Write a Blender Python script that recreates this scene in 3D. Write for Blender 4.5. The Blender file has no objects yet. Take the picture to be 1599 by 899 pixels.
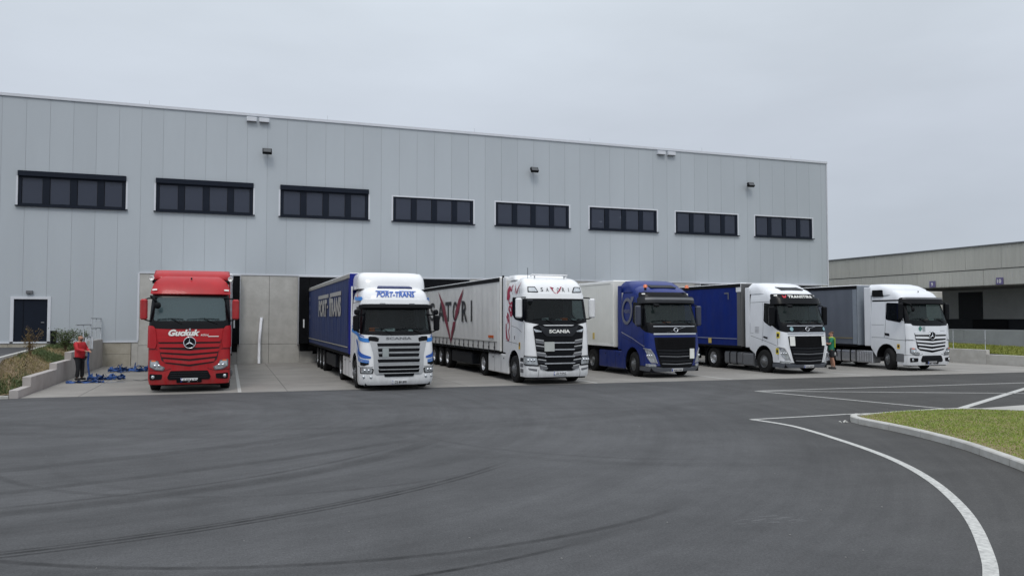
import bpy, math, random
import numpy as np
from mathutils import Vector, Matrix
from mathutils.geometry import delaunay_2d_cdt
random.seed(7); rng = np.random.default_rng(7)
sc = bpy.context.scene; col = sc.collection; PI = math.pi
R = math.radians
# ------------------------------------------------------------------ camera, world, sun, exposure
cd = bpy.data.cameras.new('camera'); cam = bpy.data.objects.new('camera', cd); col.objects.link(cam)
cam.location = (0, 0, 2.4); cam.rotation_euler = (R(90) + math.atan(47.5 / 1225), 0, -R(19.87))
cd.sensor_width = 36; cd.lens = 1225 / 1599 * 36; cd.clip_end = 2000; cd.clip_start = .1
sc.camera = cam
W = bpy.data.worlds.new('World'); sc.world = W; W.use_nodes = True
nt = W.node_tree; N = nt.nodes; L = nt.links; N.clear()
out = N.new('ShaderNodeOutputWorld'); bg = N.new('ShaderNodeBackground')
SUN_EL, SUN_AZ = R(52), R(200)
sky = N.new('ShaderNodeTexSky'); sky.sky_type = 'NISHITA'; sky.sun_disc = False
sky.sun_elevation = SUN_EL; sky.sun_rotation = SUN_AZ; sky.dust_density = 4
tc = N.new('ShaderNodeTexCoord'); sep = N.new('ShaderNodeSeparateXYZ'); L.new(tc.outputs['Generated'], sep.inputs[0])
rp = N.new('ShaderNodeValToRGB'); L.new(sep.outputs['Z'], rp.inputs[0])
el = rp.color_ramp.elements
el[0].position = 0.0; el[0].color = (.50, .56, .63, 1)
el[1].position = 1.0; el[1].color = (1.55, 1.63, 1.74, 1)
for p, c in ((.10, (.555, .61, .69, 1)), (.22, (.625, .68, .765, 1)), (.37, (.70, .765, .84, 1)), (.6, (1.0, 1.07, 1.16, 1))):
    e = el.new(p); e.color = c
mp = N.new('ShaderNodeMapping'); mp.inputs['Scale'].default_value = (1.6, 1.6, 5); L.new(tc.outputs['Generated'], mp.inputs[0])
nz = N.new('ShaderNodeTexNoise'); nz.inputs['Scale'].default_value = 1.3; nz.inputs['Detail'].default_value = 5; L.new(mp.outputs[0], nz.inputs[0])
mr = N.new('ShaderNodeMapRange'); mr.inputs[1].default_value = .3; mr.inputs[2].default_value = .7; mr.inputs[3].default_value = .90; mr.inputs[4].default_value = 1.07
L.new(nz.outputs[0], mr.inputs[0])
vm = N.new('ShaderNodeVectorMath'); vm.operation = 'SCALE'; L.new(rp.outputs[0], vm.inputs[0]); L.new(mr.outputs[0], vm.inputs['Scale'])
vs = N.new('ShaderNodeVectorMath'); vs.operation = 'SCALE'; vs.inputs['Scale'].default_value = .1; L.new(sky.outputs[0], vs.inputs[0])
mx = N.new('ShaderNodeMix'); mx.data_type = 'RGBA'; mx.inputs[0].default_value = .93
L.new(vs.outputs[0], mx.inputs[6]); L.new(vm.outputs[0], mx.inputs[7]); L.new(mx.outputs[2], bg.inputs[0]); bg.inputs[1].default_value = 1
L.new(bg.outputs[0], out.inputs[0])
sd = bpy.data.lights.new('sun', 'SUN'); sun = bpy.data.objects.new('sun', sd); col.objects.link(sun)
sd.energy = 0.9; sd.angle = R(16); sd.color = (1, .96, .9)
sd_dir = Vector((math.sin(SUN_AZ) * math.cos(SUN_EL), math.cos(SUN_AZ) * math.cos(SUN_EL), math.sin(SUN_EL)))
sun.rotation_euler = sd_dir.to_track_quat('Z', 'Y').to_euler()
sc.view_settings.view_transform = 'Standard'; sc.view_settings.look = 'None'; sc.view_settings.exposure = 0; sc.view_settings.gamma = 1
sc.cycles.max_bounces = 8; sc.cycles.transparent_max_bounces = 12

# ------------------------------------------------------------------ materials
MC = {}
def mat(name, c, rough=.5, metal=0, var=.08, scale=3, bump=0, bscale=40, coat=0, spec=.5, emit=0, c2=None, stretch=None, objvar=0, grime=0):
    if name in MC: return MC[name]
    m = bpy.data.materials.new(name); m.use_nodes = True; n = m.node_tree.nodes; l = m.node_tree.links
    b = n['Principled BSDF']; b.inputs['Roughness'].default_value = rough; b.inputs['Metallic'].default_value = metal
    b.inputs['Specular IOR Level'].default_value = spec
    if coat: b.inputs['Coat Weight'].default_value = coat; b.inputs['Coat Roughness'].default_value = .06
    t = n.new('ShaderNodeTexCoord'); src = t.outputs['Object']
    if stretch:
        k = n.new('ShaderNodeMapping'); k.inputs['Scale'].default_value = stretch; l.new(src, k.inputs[0]); src = k.outputs[0]
    z = n.new('ShaderNodeTexNoise'); z.inputs['Scale'].default_value = scale; z.inputs['Detail'].default_value = 6; z.inputs['Roughness'].default_value = .65
    l.new(src, z.inputs[0])
    x = n.new('ShaderNodeMix'); x.data_type = 'RGBA'; r = n.new('ShaderNodeMapRange')
    r.inputs[1].default_value = .3; r.inputs[2].default_value = .7; l.new(z.outputs[0], r.inputs[0]); l.new(r.outputs[0], x.inputs[0])
    a = c2 if c2 else tuple(v * (1 - var) for v in c); d = c if c2 else tuple(min(1, v * (1 + var)) for v in c)
    x.inputs[6].default_value = (*a, 1); x.inputs[7].default_value = (*d, 1); l.new(x.outputs[2], b.inputs[0])
    if objvar:
        oi = n.new('ShaderNodeObjectInfo'); q = n.new('ShaderNodeMapRange'); q.inputs[3].default_value = 1 - objvar; q.inputs[4].default_value = 1 + objvar; l.new(oi.outputs['Random'], q.inputs[0])
        s_ = n.new('ShaderNodeVectorMath'); s_.operation = 'SCALE'; l.new(x.outputs[2], s_.inputs[0]); l.new(q.outputs[0], s_.inputs['Scale']); l.new(s_.outputs[0], b.inputs[0])
    if grime:     # road dirt thrown up from the wheels, thickest low down, broken up by noise
        sp = n.new('ShaderNodeSeparateXYZ'); l.new(t.outputs['Object'], sp.inputs[0]); g1 = n.new('ShaderNodeMapRange'); g1.interpolation_type = 'SMOOTHSTEP'
        g1.inputs[1].default_value = .25; g1.inputs[2].default_value = 1.7; g1.inputs[3].default_value = 1; g1.inputs[4].default_value = .12; l.new(sp.outputs[2], g1.inputs[0])
        k3 = n.new('ShaderNodeMapping'); k3.inputs['Scale'].default_value = (2.2, 2.2, .8); l.new(t.outputs['Object'], k3.inputs[0])
        g2 = n.new('ShaderNodeTexNoise'); g2.inputs['Scale'].default_value = 2.1; g2.inputs['Detail'].default_value = 8; g2.inputs['Roughness'].default_value = .75; l.new(k3.outputs[0], g2.inputs[0])
        g3 = n.new('ShaderNodeMapRange'); g3.inputs[1].default_value = .38; g3.inputs[2].default_value = .68; l.new(g2.outputs[0], g3.inputs[0])
        g4 = n.new('ShaderNodeMath'); g4.operation = 'MULTIPLY'; l.new(g1.outputs[0], g4.inputs[0]); l.new(g3.outputs[0], g4.inputs[1]); g5 = n.new('ShaderNodeMath'); g5.operation = 'MULTIPLY'; l.new(g4.outputs[0], g5.inputs[0]); g5.inputs[1].default_value = grime
        xm = n.new('ShaderNodeMix'); xm.data_type = 'RGBA'; l.new(g5.outputs[0], xm.inputs[0]); l.new(x.outputs[2], xm.inputs[6]); xm.inputs[7].default_value = (.16, .15, .13, 1); l.new(xm.outputs[2], b.inputs[0])
        rg = n.new('ShaderNodeMapRange'); l.new(g5.outputs[0], rg.inputs[0]); rg.inputs[3].default_value = rough; rg.inputs[4].default_value = .8; l.new(rg.outputs[0], b.inputs['Roughness'])
    if bump:
        z2 = n.new('ShaderNodeTexNoise'); z2.inputs['Scale'].default_value = bscale; z2.inputs['Detail'].default_value = 4; l.new(src, z2.inputs[0])
        bp = n.new('ShaderNodeBump'); bp.inputs['Strength'].default_value = bump; bp.inputs['Distance'].default_value = .01
        l.new(z2.outputs[0], bp.inputs['Height']); l.new(bp.outputs[0], b.inputs['Normal'])
    if emit: b.inputs['Emission Color'].default_value = (*c, 1); b.inputs['Emission Strength'].default_value = emit
    MC[name] = m; return m
def glassmat(name, tint, transp, rough=.03, base=None):
    if name in MC: return MC[name]
    m = bpy.data.materials.new(name); m.use_nodes = True; n = m.node_tree.nodes; l = m.node_tree.links
    b = n['Principled BSDF']; b.inputs['Base Color'].default_value = (*(base or [v * .03 for v in tint]), 1); b.inputs['Roughness'].default_value = rough
    b.inputs['IOR'].default_value = 1.45
    tr = n.new('ShaderNodeBsdfTransparent'); tr.inputs[0].default_value = (*tint, 1)
    ms = n.new('ShaderNodeMixShader'); ms.inputs[0].default_value = transp
    l.new(b.outputs[0], ms.inputs[1]); l.new(tr.outputs[0], ms.inputs[2]); l.new(ms.outputs[0], n['Material Output'].inputs[0])
    nz_ = n.new('ShaderNodeTexNoise'); nz_.inputs['Scale'].default_value = .8; bp = n.new('ShaderNodeBump'); bp.inputs['Strength'].default_value = .08; bp.inputs['Distance'].default_value = .02
    t = n.new('ShaderNodeTexCoord'); l.new(t.outputs['Object'], nz_.inputs[0]); l.new(nz_.outputs[0], bp.inputs['Height']); l.new(bp.outputs[0], b.inputs['Normal'])
    MC[name] = m; return m

RED = mat('red_paint', (.40, .008, .014), .36, coat=.12, var=.1, scale=2, grime=.3, spec=.3)
WHITE = mat('white_paint', (.80, .81, .82), .3, coat=.4, var=.03, scale=1.6, grime=.26)
WHITE2 = mat('white_paint_bluish', (.76, .78, .81), .3, coat=.4, var=.03, scale=1.6, grime=.3)
BLUE = mat('blue_paint', (.003, .019, .165), .32, coat=.12, var=.12, scale=2, grime=.3, spec=.3)
BLACK = mat('black_plastic', (.005, .0055, .007), .6, spec=.15, var=.2, scale=8)
GLOSSB = mat('gloss_black', (.003, .0035, .005), .25, spec=.18)
DGREY = mat('dark_grey_plastic', (.018, .020, .024), .55, spec=.2, var=.15)
MGREY = mat('mid_grey_plastic', (.13, .135, .145), .45, var=.1)
SILVER = mat('silver_trim', (.55, .56, .58), .28, metal=.8, var=.05)
SGREY = mat('silver_grey_paint', (.44, .45, .46), .4, metal=.25, var=.06)
ALU = mat('aluminium', (.50, .51, .53), .38, metal=.7, var=.12, scale=5)
CHROME = mat('chrome', (.75, .76, .78), .12, metal=1, var=.05)
TYRE = mat('tyre_rubber', (.012, .012, .0125), .85, spec=.25, var=.3, scale=9, bump=.4, bscale=60)
CHAS = mat('chassis_black', (.007, .007, .008), .8, spec=.1, var=.3, scale=4)
LAMP = mat('headlamp_lens', (.55, .58, .60), .1, metal=.6, var=.35, scale=14, coat=1)
AMBER = mat('amber_lens', (.75, .16, .03), .2, coat=.6)
WLENS = mat('white_lens', (.8, .8, .76), .2, coat=.6)
PLATE = mat('plate_white', (.78, .79, .8), .4, var=.02)
EUB = mat('plate_blue', (.02, .06, .42), .4)
PBLK = mat('plate_letters', (.02, .02, .025), .5)
INT = mat('cab_lining', (.09, .09, .095), .85, var=.15)
SEAT = mat('seat_fabric', (.018, .019, .023), .9, var=.3, scale=12)
PAPER = mat('paper', (.75, .76, .72), .7, var=.05)
GLASS = glassmat('windscreen_glass', (.62, .76, .75), .55, base=(.03, .043, .042))
GLASSD = glassmat('windscreen_glass_dark', (.60, .72, .74), .62)
GLASST = glassmat('windscreen_glass_teal', (.62, .80, .82), .30, base=(.085, .125, .135))  # lighter teal base stands in for sky reflected in the red cab's screen
DGLASS = glassmat('side_glass', (.45, .52, .54), .5)
WGLASS = glassmat('window_glass', (.40, .44, .52), .28, base=(.058, .068, .098))  # bluish base colour imitates the sky reflected in the panes
RIMD = mat('rim_steel', (.16, .165, .17), .45, metal=.5, var=.2, scale=12)
STRAPB = mat('strap_blue', (.02, .10, .36), .7, scale=5, c2=(.004, .008, .03))
STRAPK = mat('strap_black', (.02, .022, .03), .8)
FACADE = mat('grey_metal_cladding', (.42, .455, .485), .40, var=.035, scale=.35, stretch=(1, 1, .25), bump=.10, bscale=1.2, objvar=.022)
FACTRIM = mat('light_grey_trim', (.60, .62, .66), .4, var=.03)
ANTH = mat('anthracite_frame', (.006, .010, .020), .5, var=.1, spec=.2)
CONC = mat('precast_concrete', (.50, .49, .46), .85, c2=(.38, .37, .345), scale=1.4, bump=.25, bscale=30)
CONCL = mat('light_concrete', (.53, .52, .49), .85, c2=(.40, .385, .355), scale=2.2, bump=.25, bscale=35)
APRON = mat('apron_concrete', (.285, .272, .25), .88, c2=(.215, .205, .19), scale=.7, bump=.2, bscale=50, objvar=.04)
GALV = mat('galvanised_steel', (.34, .36, .38), .45, metal=.7, var=.15, scale=9)
RUBBER = mat('shelter_fabric', (.006, .0065, .008), .85, var=.25, spec=.1)
PAINTL = mat('road_paint', (.60, .60, .57), .7, c2=(.30, .30, .29), scale=14, bump=.08, bscale=80)

# ------------------------------------------------------------------ mesh helpers
def link(name, me, m, parent=None, smooth=False):
    o = bpy.data.objects.new(name, me); col.objects.link(o)
    if m and not me.materials: me.materials.append(m)
    if parent: o.parent = parent
    if smooth: me.shade_smooth()
    return o
def tag(o, label=None, cat=None, group=None, kind=None):
    if label: o['label'] = label
    if cat: o['category'] = cat
    if group: o['group'] = group
    if kind: o['kind'] = kind
    return o
def empty(name, loc, label, cat, group=None):
    o = bpy.data.objects.new(name, None); col.objects.link(o); o.location = loc; o.empty_display_size = .3
    return tag(o, label, cat, group)
def copy_tree(o, parent=None):
    c = o.copy(); col.objects.link(c)
    if parent: c.parent = parent
    for ch in list(o.children): copy_tree(ch, c)
    return c
class M:
    def __init__(s): s.v = []; s.f = []; s.sm = []
    def add(s, vs, fs, smooth=False):
        b = len(s.v); s.v += [tuple(v) for v in vs]
        for f in fs: s.f.append(tuple(i + b for i in f)); s.sm.append(smooth)
        return s
    def box(s, x0, x1, y0, y1, z0, z1, b=0):
        if b <= 0:
            vs = [(x, y, z) for z in (z0, z1) for y in (y0, y1) for x in (x0, x1)]
            return s.add(vs, [(0, 2, 3, 1), (4, 5, 7, 6), (0, 1, 5, 4), (2, 6, 7, 3), (0, 4, 6, 2), (1, 3, 7, 5)])
        b = min(b, (x1 - x0) / 2.01, (y1 - y0) / 2.01, (z1 - z0) / 2.01)
        vs = []; idx = {}
        for i, (X_, sx) in enumerate(((x0, 1), (x1, -1))):
            for j, (Y_, sy) in enumerate(((y0, 1), (y1, -1))):
                for k, (Z_, sz) in enumerate(((z0, 1), (z1, -1))):
                    for a in range(3):
                        p = [X_ + sx * b, Y_ + sy * b, Z_ + sz * b]; p[a] = (X_, Y_, Z_)[a]
                        idx[i, j, k, a] = len(vs); vs.append(tuple(p))
        g = lambda i, j, k, a: idx[i, j, k, a]
        fs = []
        for i in (0, 1): fs.append((g(i, 0, 0, 0), g(i, 1, 0, 0), g(i, 1, 1, 0), g(i, 0, 1, 0)))
        for j in (0, 1): fs.append((g(0, j, 0, 1), g(1, j, 0, 1), g(1, j, 1, 1), g(0, j, 1, 1)))
        for k in (0, 1): fs.append((g(0, 0, k, 2), g(1, 0, k, 2), g(1, 1, k, 2), g(0, 1, k, 2)))
        for i in (0, 1):
            for j in (0, 1): fs.append((g(i, j, 0, 0), g(i, j, 1, 0), g(i, j, 1, 1), g(i, j, 0, 1)))
        for i in (0, 1):
            for k in (0, 1): fs.append((g(i, 0, k, 0), g(i, 1, k, 0), g(i, 1, k, 2), g(i, 0, k, 2)))
        for j in (0, 1):
            for k in (0, 1): fs.append((g(0, j, k, 1), g(1, j, k, 1), g(1, j, k, 2), g(0, j, k, 2)))
        for i in (0, 1):
            for j in (0, 1):
                for k in (0, 1): fs.append((g(i, j, k, 0), g(i, j, k, 1), g(i, j, k, 2)))
        return s.add(vs, fs)
    def tube(s, pts, r, n=8, caps=True):
        pts = [Vector(p) for p in pts]; rr = r if isinstance(r, (list, tuple)) else [r] * len(pts)
        rings = []; vs = []; up = None
        for i, p in enumerate(pts):
            d = (pts[min(i + 1, len(pts) - 1)] - pts[max(i - 1, 0)]).normalized()
            if up is None or abs(up.dot(d)) > .95: up = Vector((0, 0, 1)) if abs(d.z) < .9 else Vector((1, 0, 0))
            a = d.cross(up).normalized(); b = a.cross(d).normalized(); up = b
            for k in range(n):
                t = 2 * PI * k / n; vs.append(p + (a * math.cos(t) + b * math.sin(t)) * rr[i])
        fs = [(i * n + k, i * n + (k + 1) % n, (i + 1) * n + (k + 1) % n, (i + 1) * n + k) for i in range(len(pts) - 1) for k in range(n)]
        if caps: fs += [tuple(range(n)), tuple(range((len(pts) - 1) * n, len(pts) * n))]
        return s.add(vs, fs, True)
    def lathe_x(s, prof, c, n=32):      # prof: (x, r) about an axis along X through c
        vs = []
        for x, r in prof:
            for k in range(n):
                t = 2 * PI * k / n; vs.append((c[0] + x, c[1] + r * math.cos(t), c[2] + r * math.sin(t)))
        fs = [(i * n + k, i * n + (k + 1) % n, (i + 1) * n + (k + 1) % n, (i + 1) * n + k) for i in range(len(prof) - 1) for k in range(n)]
        return s.add(vs, fs, True)
    def ell(s, c, r, n=12, m=8, rot=None):
        vs = []
        for i in range(m + 1):
            a = PI * i / m
            for k in range(n):
                t = 2 * PI * k / n; p = Vector((r[0] * math.sin(a) * math.cos(t), r[1] * math.sin(a) * math.sin(t), r[2] * math.cos(a)))
                if rot: p = rot @ p
                vs.append(Vector(c) + p)
        fs = [(i * n + k, i * n + (k + 1) % n, (i + 1) * n + (k + 1) % n, (i + 1) * n + k) for i in range(m) for k in range(n)]
        return s.add(vs, fs, True)
    def prism(s, poly, axis, a0, a1):   # poly 2D in the two other axes
        def P(q, a):
            return (a, q[0], q[1]) if axis == 'x' else (q[0], a, q[1]) if axis == 'y' else (q[0], q[1], a)
        n = len(poly); vs = [P(q, a0) for q in poly] + [P(q, a1) for q in poly]
        fs = [tuple(range(n)), tuple(range(n, 2 * n))] + [(i, (i + 1) % n, n + (i + 1) % n, n + i) for i in range(n)]
        return s.add(vs, fs)
    def obj(s, name, m, parent=None, label=None):
        me = bpy.data.meshes.new(name); me.from_pydata(s.v, [], s.f); me.polygons.foreach_set('use_smooth', s.sm); me.update()
        o = link(name, me, m, parent)
        if label: o['label'] = label
        return o
def inpoly(x, y, P):
    c = False; n = len(P); j = n - 1
    for i in range(n):
        xi, yi = P[i]; xj, yj = P[j]
        if (yi > y) != (yj > y) and x < (xj - xi) * (y - yi) / (yj - yi) + xi: c = not c
        j = i
    return c
def rnd(P, r, k=4):
    o = []; n = len(P)
    for i in range(n):
        p = Vector(P[i]); a = Vector(P[i - 1]) - p; b = Vector(P[(i + 1) % n]) - p
        q = min(r, a.length * .45, b.length * .45)
        if q < 1e-4: o.append(tuple(p)); continue
        A = p + a.normalized() * q; B = p + b.normalized() * q
        for t in range(k + 1):
            t /= k; v = A * (1 - t) ** 2 + p * 2 * t * (1 - t) + B * t * t; o.append((v.x, v.y))
    return o
def rr(a, b, c, d, r=.04): return rnd([(a, c), (b, c), (b, d), (a, d)], r)
def mir(P): return [(-a, b) for a, b in reversed(P)]
def patchm(fn, poly, off=.01, thick=.02, res=.1, holes=(), mm=None):
    def dens(P):
        o = []
        for i in range(len(P)):
            a = Vector(P[i]); b = Vector(P[(i + 1) % len(P)]); k = max(1, int((b - a).length / res))
            for t in range(k): v = a.lerp(b, t / k); o.append((v.x, v.y))
        return o
    loops = [dens(poly)] + [dens(h) for h in holes]
    vs = []; ed = []
    for lp in loops:
        b = len(vs); vs += lp; ed += [(b + i, b + (i + 1) % len(lp)) for i in range(len(lp))]
    xs = [p[0] for p in loops[0]]; ys = [p[1] for p in loops[0]]
    nx = int((max(xs) - min(xs)) / res); ny = int((max(ys) - min(ys)) / res); bd = vs[:]
    for i in range(1, nx + 1):
        for j in range(1, ny + 1):
            x = min(xs) + (i - .5 + .01) * (max(xs) - min(xs)) / nx; y = min(ys) + (j - .5 + .01) * (max(ys) - min(ys)) / ny
            if inpoly(x, y, loops[0]) and not any(inpoly(x, y, h) for h in loops[1:]) and min((x - p[0]) ** 2 + (y - p[1]) ** 2 for p in bd) > (res * .35) ** 2:
                vs.append((x, y))
    r = delaunay_2d_cdt([Vector(v) for v in vs], ed, [], 0, 1e-6)
    V, F = r[0], r[2]
    fs = []
    for f in F:
        cx = sum(V[i].x for i in f) / 3; cy = sum(V[i].y for i in f) / 3
        if inpoly(cx, cy, loops[0]) and not any(inpoly(cx, cy, h) for h in loops[1:]): fs.append(tuple(f))
    mm = mm or M(); top = [fn(v.x, v.y, off) for v in V]; mm.add(top, fs, True)
    if thick:
        cnt = {}
        for f in fs:
            for a, b in ((f[0], f[1]), (f[1], f[2]), (f[2], f[0])): cnt[(min(a, b), max(a, b))] = cnt.get((min(a, b), max(a, b)), 0) + 1
        be = [e for e, c in cnt.items() if c == 1]
        for a, b in be:
            va, vb = V[a], V[b]
            mm.add([top[a], top[b], fn(vb.x, vb.y, off - thick), fn(va.x, va.y, off - thick)], [(0, 1, 2, 3)])
    return mm
def patch(name, fn, poly, m, parent, off=.01, thick=.02, res=.1, holes=(), label=None):
    return patchm(fn, poly, off, thick, res, holes).obj(name, m, parent, label)
def vee(a, z, h, d, e=None):            # a V-shaped bar, a: half width, d: drop in the middle
    return [(-a, z), (0, z - d), (a, z), (a - (e or 0), z - h), (0, z - d - h), (-a + (e or 0), z - h)]
def ribbon(pts, w):
    n = len(pts); A = []; B = []
    for i, p in enumerate(pts):
        q = Vector(pts[min(i + 1, n - 1)]) - Vector(pts[max(i - 1, 0)]); q.normalize()
        ww = w[i] if isinstance(w, (list, tuple)) else w
        A.append((p[0] - q.y * ww / 2, p[1] + q.x * ww / 2)); B.append((p[0] + q.y * ww / 2, p[1] - q.x * ww / 2))
    return A + B[::-1]
def smooth_pts(P, k=5):
    o = []; n = len(P)
    for i in range(n - 1):
        p0 = P[max(i - 1, 0)]; p1 = P[i]; p2 = P[i + 1]; p3 = P[min(i + 2, n - 1)]
        for t in range(k):
            t /= k
            o.append(tuple(.5 * (2 * b + (c - a) * t + (2 * a - 5 * b + 4 * c - d) * t * t + (-a + 3 * b - 3 * c + d) * t ** 3) for a, b, c, d in zip(p0, p1, p2, p3)))
    return o + [tuple(P[-1])]
def textm(body, fn, cx, cz, w, h, off=.014, shear=0, bold=0, mm=None, spacing=1):
    cu = bpy.data.curves.new('lettering', 'FONT'); cu.body = body; cu.shear = shear; cu.offset = bold; cu.resolution_u = 3; cu.space_character = spacing
    to = bpy.data.objects.new('lettering', cu); col.objects.link(to)
    dg = bpy.context.evaluated_depsgraph_get(); dg.update(); me = bpy.data.meshes.new_from_object(to.evaluated_get(dg))
    bpy.data.objects.remove(to); vs = [v.co.copy() for v in me.vertices]; fs = [tuple(p.vertices) for p in me.polygons]; bpy.data.meshes.remove(me)
    x0 = min(v.x for v in vs); x1 = max(v.x for v in vs); y0 = min(v.y for v in vs); y1 = max(v.y for v in vs)
    mm = mm or M()
    mm.add([fn(cx + ((v.x - x0) / (x1 - x0) - .5) * w, cz + ((v.y - y0) / (y1 - y0) - .5) * h, off) for v in vs], fs); return mm
def text(name, body, fn, cx, cz, w, h, m, parent, **k): return textm(body, fn, cx, cz, w, h, **k).obj(name, m, parent)

class Surf:
    """cab skin: s runs round the plan from the middle of the nose, z is height"""
    def __init__(s, prof, plan, y1):
        s.prof = prof; s.y1 = y1; P = [plan[0]]; s.cum = [0]
        q = smooth_pts(plan, 4)
        s.P = q; s.cum = [0]
        for a, b in zip(q, q[1:]): s.cum.append(s.cum[-1] + math.hypot((b[0] - a[0]) * 1.25, b[1] - a[1]))
        s.S0 = s.cum[-1]; s.tc = q[-1][1]
    def lv(s, z):
        p = s.prof
        if z <= p[0][0]: return p[0][1:]
        for a, b in zip(p, p[1:]):
            if z <= b[0]:
                t = (z - a[0]) / (b[0] - a[0]); return tuple(a[i] + (b[i] - a[i]) * t for i in (1, 2))
        return p[-1][1:]
    def raw(s, u, z):
        w, yf = s.lv(z); sg = 1 if u >= 0 else -1; a = abs(u)
        if a >= s.S0:
            k = (s.y1 - (yf + s.tc)) / (s.y1 - s.tc); return Vector((sg * w, yf + s.tc + (a - s.S0) * k, z))
        for i in range(len(s.cum) - 1):
            if a <= s.cum[i + 1]:
                t = (a - s.cum[i]) / (s.cum[i + 1] - s.cum[i]); break
        p, q = s.P[i], s.P[i + 1]; x = p[0] + (q[0] - p[0]) * t; y = p[1] + (q[1] - p[1]) * t
        return Vector((sg * x * w, yf + y, z))
    def __call__(s, u, z, off=0):
        p = s.raw(u, z)
        if off:
            e = .02; n = (s.raw(u + e, z) - s.raw(u - e, z)).cross(s.raw(u, z + e) - s.raw(u, z - e))
            if n.length > 0: n.normalize(); p = p + n * off
        return p
    def sy(s, y): return s.S0 + y - s.tc      # s of a point on the side, y behind the nose
    def sz(s, y, z):
        yf = s.lv(z)[1]; k = (s.y1 - (yf + s.tc)) / (s.y1 - s.tc); return s.S0 + (y - yf - s.tc) / k
    def end(s): return s.S0 + s.y1 - s.tc
def sideP(S, pts, sign=-1): return [(sign * S.sz(y, z), z) for y, z in pts]

# ------------------------------------------------------------------ truck parts
def wheel(root, x, y, r=.51, w=.31, side=-1, steer=0, dual=False, front=True):
    t = M(); W_ = w * (1.95 if dual else 1)
    prof = [(0, .28), (.0, .30), (.01, .33), (.0, .43), (.015, .48), (.05, .505), (.09, .51), (W_ - .09, .51), (W_ - .05, .505), (W_ - .01, .48), (W_, .42), (W_, .3)]
    s = r / .51
    prof = [((a if side < 0 else -a), b * s) for a, b in prof]
    t.lathe_x(prof, (0, 0, 0), 36)
    for k in range(3):
        xx = (.09 + (k + .5) * (w - .18) / 3) * (1 if side < 0 else -1)
        t.lathe_x([(xx - .012, .513 * s), (xx, .505 * s), (xx + .012, .513 * s)], (0, 0, 0), 36)
    o = t.obj('wheel', TYRE, root); o.location = (x, y, r); o.rotation_euler = (0, 0, steer)
    m = M(); d = 1 if side < 0 else -1
    if front: pf = [(.02, .31), (.015, .285), (.05, .27), (.03, .2), (.0, .17), (-.03, .12), (-.06, .10), (-.08, .07), (-.085, .0)]
    else: pf = [(.02, .31), (.015, .285), (.05, .275), (.13, .26), (.17, .2), (.16, .15), (.05, .135), (.02, .11), (.0, .05), (.0, .0)]
    m.lathe_x([(a * d, b * s) for a, b in pf], (0, 0, 0), 28)
    for k in range(10):
        a = 2 * PI * k / 10; px = (-.005 if front else .135) * d; m.box(px - .025, px + .025, .175 * math.cos(a) - .014, .175 * math.cos(a) + .014, .175 * math.sin(a) - .014, .175 * math.sin(a) + .014)
    rim = m.obj('rim', (ALU if not front else RIMD) if root['label'].find('box trailer') < 0 else RIMD, o)
    return o
def mirror(root, x, y, z0, z1, m, w=.24, arm=True, yaw=.0):
    s = 1 if x > 0 else -1; b = M().box(-w / 2, w / 2, -.09, .07, -(z1 - z0) / 2, (z1 - z0) / 2, .045)
    o = b.obj('mirror', m, root); o.location = (x, y, (z0 + z1) / 2); o.rotation_euler = (0, 0, yaw)
    g = M().box(-w / 2 + .025, w / 2 - .025, .068, .074, -(z1 - z0) / 2 + .04, (z1 - z0) / 2 - .04); g.obj('mirror_glass', CHROME, o)
    for zz in (z1 - .03, z0 + .02):
        a = M(); a.tube([(x, y, zz), (x - s * .12, y, zz + (.05 if zz > z0 + .1 else -.05)), (x - s * .36, y + .12, zz + (.06 if zz > z0 + .1 else -.08))], .025, 6)
        a.obj('mirror_arm', BLACK, root)
def plate(root, S, s0, z, txt, w=.52, h=.11, off=.03):
    o = patch('number_plate', S, rr(s0 - w / 2, s0 + w / 2, z - h / 2, z + h / 2, .012), PLATE, root, off, .02)
    patch('country_band', S, rr(s0 - w / 2 + .003, s0 - w / 2 + .05, z - h / 2 + .004, z + h / 2 - .004, .006), EUB, o, off + .002, 0)
    text('plate_text', txt, S, s0 + .03, z, w - .12, h * .6, PBLK, o, off=off + .003, bold=.02)
def lamp(root, S, poly, bulbs=2, off=.02, housing=None):
    for sg in (-1, 1):
        P = poly if sg < 0 else mir(poly)
        h = patch('headlight', S, rnd(P, .03), housing or GLOSSB, root, off, .05, .08)
        cx = sum(p[0] for p in P) / len(P); cz = sum(p[1] for p in P) / len(P)
        I = [(cx + (a - cx) * .84, cz + (b - cz) * .78) for a, b in P]
        patch('lens', S, rnd(I, .03), LAMP, h, off + .006, 0, .08)
        a = min(p[0] for p in P); b = max(p[0] for p in P); q = M()
        for k in range(bulbs):
            t = (k + .5) / bulbs; u = cx + (t - .5) * (b - a) * .5
            c = S(u, cz, off + .012); q.ell(c, (.045, .02, .045), 10, 6)
        q.obj('bulb', CHROME, h)
def wipers(root, S, z, xs=((-.75, .0), (.05, .85)), zt=None):
    for a, b in xs:
        m = M(); m.tube([S(b - .1, z - .09, .02), S((a + b) / 2 + .1, z + .03, .05), S((a + b) / 2, z + .07, .05)], .014, 6)
        m.tube([S(a, z + .05, .045), S(a * .5 + b * .5, z + .085, .045), S(b - .05, z + .06, .045)], .011, 6)
        m.obj('wiper', BLACK, root)
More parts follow.
